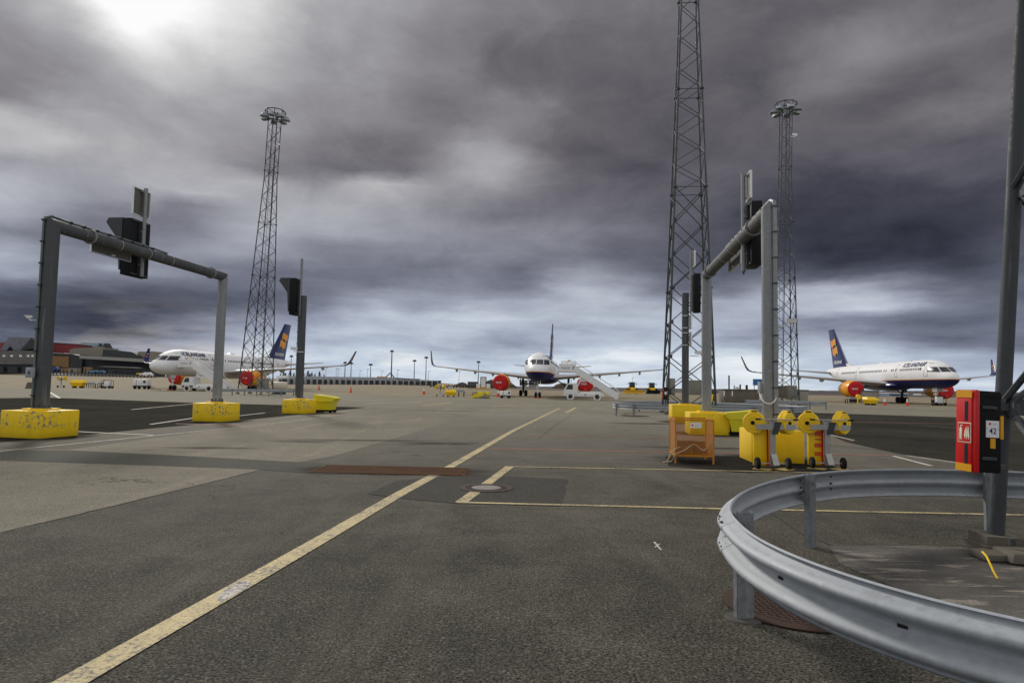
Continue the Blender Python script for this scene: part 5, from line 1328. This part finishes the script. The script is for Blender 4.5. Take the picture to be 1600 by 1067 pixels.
b = MB(); b.box((-.1, 0, 2.45), (.85, .3, .65)); b.build('blue_box', mat('signal_blue', (.04, .15, .4), .5), tt)
tt = thing('hazard_box', 'small yellow box with black mark left of the concrete tank', 'box', (21.2, 70.5, 0), -YAW)
b = MB(); b.box((0, 0, .6), (.42, .4, 1.2), bev=.03); b.build('body', M_yel, tt); b = MB(); b.cyl((0, -.21, .55), (0, -.22, .55), .12); b.build('mark', M_black, tt)
b = MB(); b.cyl((0, 0, 0), (0, 0, 3.2), .08); tag(b.build('marker_pole', M_rust, loc=(23.9, 74, 0)), 'thin brown pole rising behind the concrete tank', 'pole')

# ================================================================= LOADERS ON THE FAR APRON
def loader(x, y, label, wide, bm_):
    t = thing('wheel_loader', label, 'wheel loader', (x, y, 0), 0, 'wheel loaders parked at the apron edge')
    b = MB(); b.box((0, .6, 1.35), (1.9, 2.6, 1.0), bev=.1); b.box((0, 2.2, 1.5), (1.8, 1.6, 1.1), bev=.1); b.box((.2, -1.2, 1.0), (.7, 1.6, .4)); b.build('body', M_yel, t)
    b = MB(); b.box((0, .6, 2.55), (1.55, 1.5, 1.4), taper=.88, bev=.05); cb = b.build('cab', M_win, t)
    b = MB(); b.box((0, .6, 3.3), (1.6, 1.6, .1))
    for u in (-.72, .72): b.cyl((u, -.1, 1.9), (u*.92, -.05, 3.25), .06)
    b.box((.9, 0, 3.0), (.35, .1, .1)); b.box((1.2, 0, 2.9), (.2, .1, .4)); b.box((-1.2, 0, 2.9), (.2, .1, .4)); b.box((-.9, 0, 3.0), (.35, .1, .1))
    b.build('cab_frame', M_black, cb)
    for u in (-1.1, 1.1):
        for v in (-.6, 2.2):
            b = MB(); wheel(b, (u, v, .85), .85, .55); w = b.build('wheel', M_black, t); b = MB(); hub(b, (u, v, .85), .4, .58); b.build('rim', M_yel, w)
    b = MB(); b.prism([(-wide/2, -2.6, .1), (-wide/2, -2.2, .1), (-wide/2, -2.0, .5), (-wide/2, -2.2, 1.15), (-wide/2, -2.4, 1.15), (-wide/2, -2.3, .5)], (wide, 0, 0)); b.build('blade', bm_, t)
    return t
loader(35.2, 196, 'yellow wheel loader with a wide yellow plough blade', 5.6, mat('dull_yellow_blade', lin(205, 160, 30), .6, dirt=.3))
loader(42.0, 201, 'wheel loader with a black blade right of the yellow-bladed one', 3.8, M_black)

# ================================================================= TERMINAL
TD = 300.0
def tp(px, py, d=TD): return at(px, py, d)
tb = thing('terminal_building', 'long airport terminal with red roof and glass gables on the left', 'terminal building', tuple(tp(120, 582)))
org = tb.location.copy()
def slab(name, poly, m, d, depth, parent=tb, smooth=0):
    b = MB(); b.prism([tp(x, y, d)-org for x, y in poly], (0, depth, 0)); return b.build(name, m, parent, smooth)
def cladding(name, c, sc, mort=(.02, .02, .02)):
    m, T = newmat(name); co = T.n('ShaderNodeTexCoord').outputs['Object']; s_ = T.n('ShaderNodeSeparateXYZ', i={0: co})
    v = T.n('ShaderNodeCombineXYZ', i={0: s_.outputs[0], 1: s_.outputs[2], 2: 0.0}).outputs[0]
    br = T.n('ShaderNodeTexBrick', i={'Vector': v, 'Scale': sc, 'Color1': (*c, 1), 'Color2': (*[x*.75 for x in c], 1), 'Mortar': (*mort, 1), 'Mortar Size': .03}).outputs[0]
    finish(T, br, .6); return m
M_cl1 = cladding('grey_cladding', (.17, .165, .155), .35, (.07, .07, .07)); M_cl2 = cladding('dark_curtain_wall', (.045, .05, .055), .3, (.012, .012, .014))
M_cl3 = cladding('glass_grid', (.22, .24, .28), .45, (.10, .08, .09)); M_cl4 = cladding('glass_grid_light', (.42, .50, .56), .5, (.12, .16, .18)); M_tan = mat('tan_render', (.24, .215, .17), .8, var=.06, scale=.1); M_paleb = mat('pale_parapet', (.30, .30, .28), .7, var=.08, scale=.2)
M_wood = cladding('timber_lattice', (.36, .2, .07), .6, (.03, .02, .01))
slab('wall', [(-60, 569), (52, 569), (52, 548), (-60, 548)], M_cl1, 290, 18)
slab('wall', [(-60, 583), (52, 583), (52, 569), (-60, 569)], M_cl2, 291, 15)
for x in (4, 16, 30, 42, 49): slab('window', [(x, 557.5), (x+4, 557.5), (x+4, 554.5), (x, 554.5)], M_wpaint, 289.9, .4)
for x in (5, 27): slab('opening', [(x, 581), (x+5, 581), (x+5, 573), (x, 573)], M_black, 290.7, .6)
slab('roof', [(-60, 549), (150, 556), (172, 553), (165, 544), (140, 539), (78, 535), (20, 534), (-60, 540)], M_roof, 312, 8)
slab('roof_edge', [(20, 534.6), (78, 535.6), (140, 539.6), (140, 538.7), (78, 534.7), (20, 533.6)], M_dgrey, 311.7, .5)
def gable(name, pts_, d, depth, m):
    return slab(name, pts_, m, d, depth)
slab('skylight', [(0, 547), (31, 548), (49, 527.5), (14, 526)], M_cl3, 301, 8)
slab('skylight_gable', [(31, 548), (56, 544), (52, 531), (49, 527.5)], M_cl2, 300.5, 6)
slab('skylight_gable', [(10, 548), (19, 548), (15, 541.5)], M_black, 300.2, 4)
slab('skylight', [(124, 538), (152, 541.5), (156, 536), (127, 535)], M_cl4, 308, 6)
slab('skylight_gable', [(152, 541.8), (159.5, 542), (156, 536)], M_cl2, 307.5, 5)
slab('skylight', [(157, 536), (163, 536), (166, 540), (160, 541.5)], M_cl4, 308.3, 4)
slab('skylight_gable', [(160, 542.5), (168.5, 544), (164, 536)], M_cl2, 307.7, 4)
slab('wall', [(78, 583), (128, 585.5), (128, 556), (100, 551.5), (78, 551)], M_cl2, 294, 14)
slab('lattice_window', [(79, 571), (107, 574.5), (107, 557), (79, 556)], M_wood, 293.6, .5)
slab('roof_edge', [(78, 552), (124, 554), (124, 552.8), (78, 550.8)], M_paleb, 293.4, .8)
slab('drum_wall', [(108, 552), (145, 556), (161, 556.5), (161, 543), (146, 542.3), (115, 544.2), (109, 546)], M_tan, 302, 12)
b = MB(); p_ = tp(153, 556, 305)-org; b.cyl(p_, p_+Vector((0, 0, 4.2)), 2.4, n=24); b.build('drum_wall', M_tan, tb)
slab('upper_storey', [(160, 558), (226, 561), (205, 549.5), (180, 547), (161, 546)], M_cl2, 301, 10)
slab('upper_block', [(213, 561), (240, 561.5), (240, 549), (216, 549.2)], M_tan, 303, 12)
slab('canopy', [(124, 560), (236, 566.5), (236, 561.5), (124, 555)], M_paleb, 288, 20)
slab('glass_wall', [(124, 585), (240, 589.5), (240, 566.5), (124, 560)], M_cl2, 296, 10)
slab('shed_roof', [(150, 572.5), (222, 576), (215, 573.5), (166, 572)], M_paleb, 290, 3)
slab('shed', [(168, 587), (236, 589), (236, 577), (168, 576)], M_dgrey, 291, 4)
for x in range(176, 234, 9): slab('glazing_bay', [(x, 586.5), (x+6, 586.7), (x+6, 578.5), (x, 578.2)], M_win, 290.8, .4)
def site(px, py, w, h, m, name, label, cat, d=270, dp=3, dark=False, group='small sheds and stores along the terminal foot'):
    z = tp(px, py, d); t = thing(name, label, cat, tuple(z), 0, None)
    s = d/F; b = MB(); b.box((0, 0, h*s/2), (w*s, dp, h*s), bev=.05); b.build('body', m, t)
    b = MB(); b.box((0, -dp/2-.03, h*s*.42), (w*s*.3, .05, h*s*.7)); b.build('door', M_dgrey, t)
    return t
site(103, 582, 8, 6, M_wood, 'storage_shed', 'brown timber shed at the terminal foot, left of two', 'shed')
site(116, 582.5, 13, 7, M_tan, 'storage_shed', 'tan timber shed at the terminal foot, wider right one', 'shed')
site(137, 583, 7, 9, M_wood, 'storage_shed', 'tall orange-brown hut right of the timber sheds', 'shed')
def smallcar(px, py, d, label, m, big=1.0, name='parked_car'):
    z = tp(px, py, d); t = thing(name, label, 'car' if name == 'parked_car' else 'van', tuple(z), R(4))
    b = MB(); b.loft([[Vector((x*big, y*.85*big, q*big)) for y, q in ((-1, .3), (1, .3), (1, h), (-1, h))] for x, h in ((-2.1, .8), (-2, .95), (-1.2, 1.0), (1.9, 1.05), (2.1, .8))]); b.build('body', m, t)
    b = MB(); b.loft([[Vector((x*big, y*.75*big, q*big)) for y, q in ((-1, .95), (1, .95), (.9, h), (-.9, h))] for x, h in ((-1.3, 1.0), (-.6, 1.5), (1.2, 1.5), (1.8, 1.0))]); b.build('cabin', M_win if name == 'parked_car' else m, t)
    for x in (-1.3, 1.3):
        for y in (-.8, .8):
            b = MB(); wheel(b, (x*big, y*big, .33*big), .33*big, .22, (0, 1, 0)); b.build('wheel', M_black, t)
    return t
smallcar(229, 588, 270, 'small white van parked beside the white nose cone', M_wpaint, 1.1, 'parked_van')
smallcar(146, 583, 265, 'blue car at the terminal foot, left of two', mat('car_blue', (.1, .25, .42), .4))
smallcar(155, 583.5, 266, 'blue car at the terminal foot, right of two', mat('car_blue', (.1, .25, .42), .4))
smallcar(82, 580.5, 270, 'dark blue van behind the tall left post at the terminal', M_blue, 1.3, 'parked_van')
smallcar(221, 586, 275, 'small yellow tug vehicle beside the white van', M_yel, .8, 'parked_car')
# low barrier of posts before the terminal
t = thing('kerb_fence', 'low dark fence of short posts along the terminal foot', 'fence', tuple(tp(78, 584, 262)))
b = MB(); o_ = tp(78, 584, 262); P_ = [tp(78+164*k/30, 584+5.2*k/30, 262)-o_ for k in range(31)]
b.box((0, 0, .1), (.35, .3, 1.1)); pf = b.build('post', M_dgrey, t, loc=P_[0])
for p in P_[1:]: q = pf.copy(); COL.objects.link(q); q.parent = t; q.location = p
b = MB(); b.tube([p+Vector((0, 0, .35)) for p in P_], .12, 5); b.build('rail', M_concl, t)

# ================================================================= CARGO DOLLIES, SHED, SKYLINE
dol = None; M_cont = mat('dolly_white', (.36, .37, .38), .5, .2, var=.15, dirt=.3)
def dolly():
    t = thing('cargo_dolly', 'silver container dolly in the long row along the far apron', 'cargo dolly', (0, 0, 0), 0, 'container dollies in the long far row')
    b = MB(); b.box((0, 0, 1.35), (2.7, 1.5, 1.7), bev=.05); b.build('container', M_cont, t)
    b = MB(); b.box((.35, -.77, 1.25), (1.3, .05, 1.3)); b.build('curtain', M_dgrey, t)
    b = MB(); b.box((-.85, -.77, 1.3), (.7, .05, .8)); b.build('flap', M_blue, t)
    b = MB(); b.box((0, 0, .42), (2.9, 1.5, .14)); b.build('chassis', M_black, t)
    b = MB()
    for u in (-.9, .9): b.cyl((u, -.7, .22), (u, .7, .22), .22, n=10)
    b.build('wheel', M_black, t); return t
dol = dolly(); n = 0
for k in range(34):
    px = 444+k*9.0; d_ = 182+k*1.3
    if 680 < px: continue
    p = at(px, 603.0+(px-440)*.008, d_)
    c = dol if n == 0 else dup(dol)
    c.location = (p.x, p.y, p.z); c.rotation_euler.z = random.uniform(-.12, .12); n += 1
    c['label'] = 'silver container dolly in the long row along the far apron'
for k in range(22):
    px = 448+k*9.6; d_ = 192+k*1.2; p = at(px, 602.2+(px-440)*.008, d_)
    c = dup(dol); c.location = (p.x, p.y, p.z+.3); c.rotation_euler.z = random.uniform(-.1, .1)
t = thing('cargo_shed', 'long low open cargo shed with grey roof behind the dollies', 'shed', tuple(at(530, 603, 215)))
o_ = t.location.copy(); b = MB(); b.prism([at(433, 591, 212)-o_, at(640, 592.5, 212)-o_, at(652, 592, 212)-o_, at(640, 591.2, 212)-o_, at(620, 589.8, 212)-o_, at(433, 587.5, 212)-o_], (0, 9, 0)); b.build('roof', M_gcab, t)
b = MB()
for k in range(16): p = at(436+k*13.5, 603, 214)-o_; b.box(p+Vector((0, 0, 1.2)), (.15, .15, 2.6))
b.build('post', M_dgrey, t)
b = MB(); b.prism([at(433, 603, 219)-o_, at(640, 604, 219)-o_, at(640, 592.3, 219)-o_, at(433, 590.8, 219)-o_], (0, .3, 0)); b.build('back_wall', M_cl1, t)
tt = thing('white_trailer', 'white box trailer at the left end of the dolly row', 'trailer', tuple(at(441, 601, 185)))
b = MB(); b.box((0, 0, 1.4), (2.6, 2.2, 2.2), bev=.05); b.build('box', M_wpaint, tt); b = MB(); b.box((0, 0, .2), (2.4, 1.8, .3)); b.build('chassis', M_black, tt)
def conifer(px, py, h, d, label):
    p = at(px, py, d); t = thing('conifer_tree', label, 'tree', tuple(p), random.uniform(0, 6), 'dark conifers behind the cargo shed')
    b = MB(); b.cyl((0, 0, -1), (0, 0, h*.9), .15, .04, 6); b.build('trunk', M_rust, t)
    b = MB()
    for k in range(260):
        u = random.random()**.8; z = h*(.12+.88*u); rad = (1-u)*h*.34*random.uniform(.3, 1.1)+.1; a = random.uniform(0, 6.3)
        c_ = Vector((rad*math.cos(a), rad*math.sin(a), z)); o = Vector((math.cos(a), math.sin(a), -.35))*h*.07; s_ = Vector((-math.sin(a), math.cos(a), random.uniform(-.3, .3)))*h*.035
        b.quad(c_-s_, c_+o, c_+s_, c_-o*.4+Vector((0, 0, h*.05)))
    b.build('crown', M_pine, t, smooth=0)
M_pine = mat('pine_needles', (.022, .035, .018), .8, var=.4)
for k, (px, top) in enumerate(((438, 584), (446, 583), (453, 579.5), (459, 583), (466, 584), (474, 581), (481, 579.5), (487, 582), (492, 584), (499, 581), (506, 585), (443, 581), (470, 583.5), (484, 584))):
    d_ = 268+(k % 3)*5
    pos = ('first', 'second', 'third', 'fourth', 'fifth', 'sixth', 'seventh', 'eighth', 'ninth', 'tallest right', 'last', 'slim', 'squat', 'thin')[k]
    conifer(px, 591, (591-top)*d_/F*1.05, d_, pos+' dark conifer in the row behind the cargo shed')
POLES = ((454, 556, 588, 2), (509, 575, 590, 1), (525, 576, 590, 1), (528, 577, 591, 1), (538.5, 566, 591, 2), (548, 567, 591, 2), (562, 579, 592, 0), (573.5, 577, 593, 0), (578.5, 569, 593, 2), (596, 580, 594, 0), (611, 548, 597, 3), (620.6, 578, 597, 0), (646.8, 563, 598, 2), (665, 558, 598, 2), (669, 580, 598, 0), (717, 580, 600, 0), (747, 565, 601, 2), (988, 590, 603, 0))
for k, (px, y0, y1, kind) in enumerate(POLES):
    d_ = 250 if kind >= 2 else 330; p = at(px, y1+2, d_); top = at(px+.45, y0, d_); h_ = top.z-p.z
    t = thing('light_pole', 'distant light pole, number %d from the left on the skyline' % (k+1) if False else '', 'light pole', tuple(p), 0, 'distant light poles on the skyline')
    t['label'] = ('tall ' if kind >= 2 else 'thin ')+'distant light pole '+('behind the white tail' if px == 454 else 'just right of the left single post' if px in (509,) else 'under the left winglet, paired, left one' if px == 525 else 'under the left winglet, paired, right one' if px == 528 else 'left of the upturned left winglet' if px == 538.5 else 'crossing the upturned left winglet' if px == 548 else 'first of two thin ones right of the left winglet' if px == 562 else 'second of two thin ones right of the left winglet' if px == 573.5 else 'with square lamps right of the left winglet' if px == 578.5 else 'left of the tallest skyline pole, thin and faint' if px == 596 else 'tallest on the skyline, above the dollies' if px == 611 else 'faint, just right of the tallest skyline pole' if px == 620.6 else 'with round black lamp left of the cone' if px == 646.8 else 'just left of the nose-on airliner winglet' if px == 665 else 'faint, below the nose-on airliner winglet' if px == 669 else 'faint, under the left wing of the nose-on airliner' if px == 717 else 'rising behind the white cabinet board' if px == 747 else 'faint, behind the stairs')
    b = MB(); r_ = .28 if kind == 3 else (.18 if kind == 2 else .10); b.cyl((0, 0, 0), (0, 0, h_), r_, r_*.6, 8); b.build('mast', M_galvd, t)
    b = MB()
    if kind >= 2: b.cyl((0, 0, h_-.2), (0, 0, h_+.2), .55, n=8); b.box((0, 0, h_-.3), (1.5, .5, .3))
    else: b.box((.4, 0, h_), (1.1, .3, .18))
    b.build('lamp', M_dgrey, t)
# boards, fence, mound and vehicles in the middle distance
p = at(755, 608, 150); tt = thing('notice_frame', 'tall white panel between two grey posts behind the barrier', 'panel', tuple(p), 0)
s_ = 150/F; b = MB(); b.box((0, 0, 10.5*s_), (8*s_, .1, 15*s_)); b.build('panel', M_wpaint, tt)
b = MB()
for u in (-4.2, 4.2): b.box((u*s_, 0, 9.5*s_), (.16, .16, 19*s_))
b.box((0, 0, 18.6*s_), (9*s_, .16, .16)); b.build('frame', M_dgrey, tt)
b = MB(); b.box((0, 0, .15), (3.2, .6, .3)); b.build('foot', M_amber, tt)
tt = thing('barrier_boards', 'low white barrier boards either side of the tall panel', 'barrier', tuple(at(755, 608, 152)))
b = MB()
for u in (-7.7, 7.7): b.box((u*s_, 0, 5*s_), (6.6*s_, .2, 7*s_))
b.build('board', M_wpaint, tt)
tt = thing('site_fence', 'grey corrugated site fence behind the nose-on airliner engine', 'fence', tuple(at(748, 606, 205)))
M_corr = cladding('corrugated_steel', (.10, .10, .105), .8, (.05, .05, .05))
s_ = 205/F; b = MB(); b.box((-9*s_, 0, 4.5*s_), (17*s_, .3, 10*s_)); b.box((18*s_, 1, 5*s_), (18*s_, .3, 11*s_)); b.build('sheet', M_corr, tt)
def mound(px, py, w, h, d, label):
    p = at(px, py, d); s_ = d/F; b = MB(); rings = []
    for k in range(7):
        u = k/6; z = h*s_*u; rr = w*s_/2*math.sqrt(max(.003, 1-u))
        rings.append([Vector((rr*math.cos(2*math.pi*j/20)*(1+.18*math.sin(j*2.3+k)), rr*.6*math.sin(2*math.pi*j/20), z)) for j in range(20)])
    b.loft(rings); o = b.build('earth_mound', mat('brown_earth', (.085, .062, .042), .95, var=.35, scale=.5), None, loc=p); tag(o, label, 'earth mound', 'brown earth mounds beyond the apron')
mound(722, 606, 26, 9, 225, 'brown earth mound left of the grey site fence'); mound(768, 606, 34, 13, 232, 'brown earth mound behind the red intake cover'); mound(798, 606, 20, 7, 240, 'brown earth mound left of the nose-on fuselage'); mound(880, 607, 34, 9, 240, 'brown earth mound between fuselage and right main gear'); mound(640, 604, 40, 4, 260, 'low brown mound behind the dolly row end')
def hut(px, py, w, h, d, m, label, mr=M_dgrey, name='low_building'):
    p = at(px, py, d); s_ = d/F; t = thing(name, label, 'building', tuple(p))
    b = MB(); b.box((0, 0, h*s_/2), (w*s_, 6, h*s_)); b.build('wall', m, t); b = MB(); b.box((0, 0, h*s_+.12), (w*s_+.6, 6.6, .24)); b.build('roof', mr, t)
    b = MB(); k = 0
    for q in range(max(2, int(w/4))): b.box((-w*s_/2+(q+.5)*w*s_/max(2, int(w/4)), -3.03, h*s_*.5), (1.2, .06, h*s_*.35))
    b.build('windows', M_win, t); return t
hut(668, 600, 40, 5, 300, M_dgrey, 'long dark low building left of the nose-on winglet'); hut(818, 603, 12, 8, 260, M_paleb, 'pale low building left of the nose gear'); hut(833, 604, 14, 9, 230, M_cab, 'grey plant building behind the nose gear'); hut(796, 602, 7, 4, 280, M_wpaint, 'tiny white hut left of the airliner nose')
hut(1396, 618.5, 26, 3.5, 240, mat('blue_white', (.12, .25, .42), .5), 'low blue and white unit beyond the right airliner', M_wpaint)
hut(1440, 617, 14, 2.5, 300, M_wpaint, 'low white unit beyond the right airliner nose gear')
smallcar(652, 602, 220, 'red and white vehicle beyond the dolly row', M_red, 1.1); smallcar(662, 601, 222, 'white van right of the red and white vehicle', M_wpaint, 1.1, 'parked_van'); smallcar(631, 603.5, 214, 'white van at the right part of the dolly row', M_wpaint, 1.1, 'parked_van')
# low dark line of carts continuing to the right
for k in range(12):
    p = at(676+k*10, 605.6+.05*k, 190+k)
    t = thing('flat_trailer', 'empty flat trailer in the low dark row left of the nose-on engine', 'trailer', tuple(p), random.uniform(-.05, .05), 'empty flat trailers in the far row')
    b = MB(); b.box((0, 0, .5), (1.75, 1.2, .18)); b.box((.8, 0, .75), (.08, 1.2, .5)); b.build('deck', M_dgrey, t)
    b = MB()
    for u in (-.5, .5): b.cyl((u, -.5, .2), (u, .5, .2), .2, n=8)
    b.build('wheel', M_black, t)
    if (px_ := 676+k*10) > 770: break
# excavator arm in the middle distance
tt = thing('excavator', 'distant orange excavator with raised arm above the dolly row', 'excavator', tuple(at(597, 597, 215)))
b = MB(); b.box((0, 0, 1.2), (3, 2, 1.2), bev=.1); b.build('body', M_orange, tt); b = MB(); b.tube([(1, 0, 1.5), (2.6, 0, 3.0), (3.9, 0, 1.4)], .2, 6); b.build('arm', M_dgrey, tt)
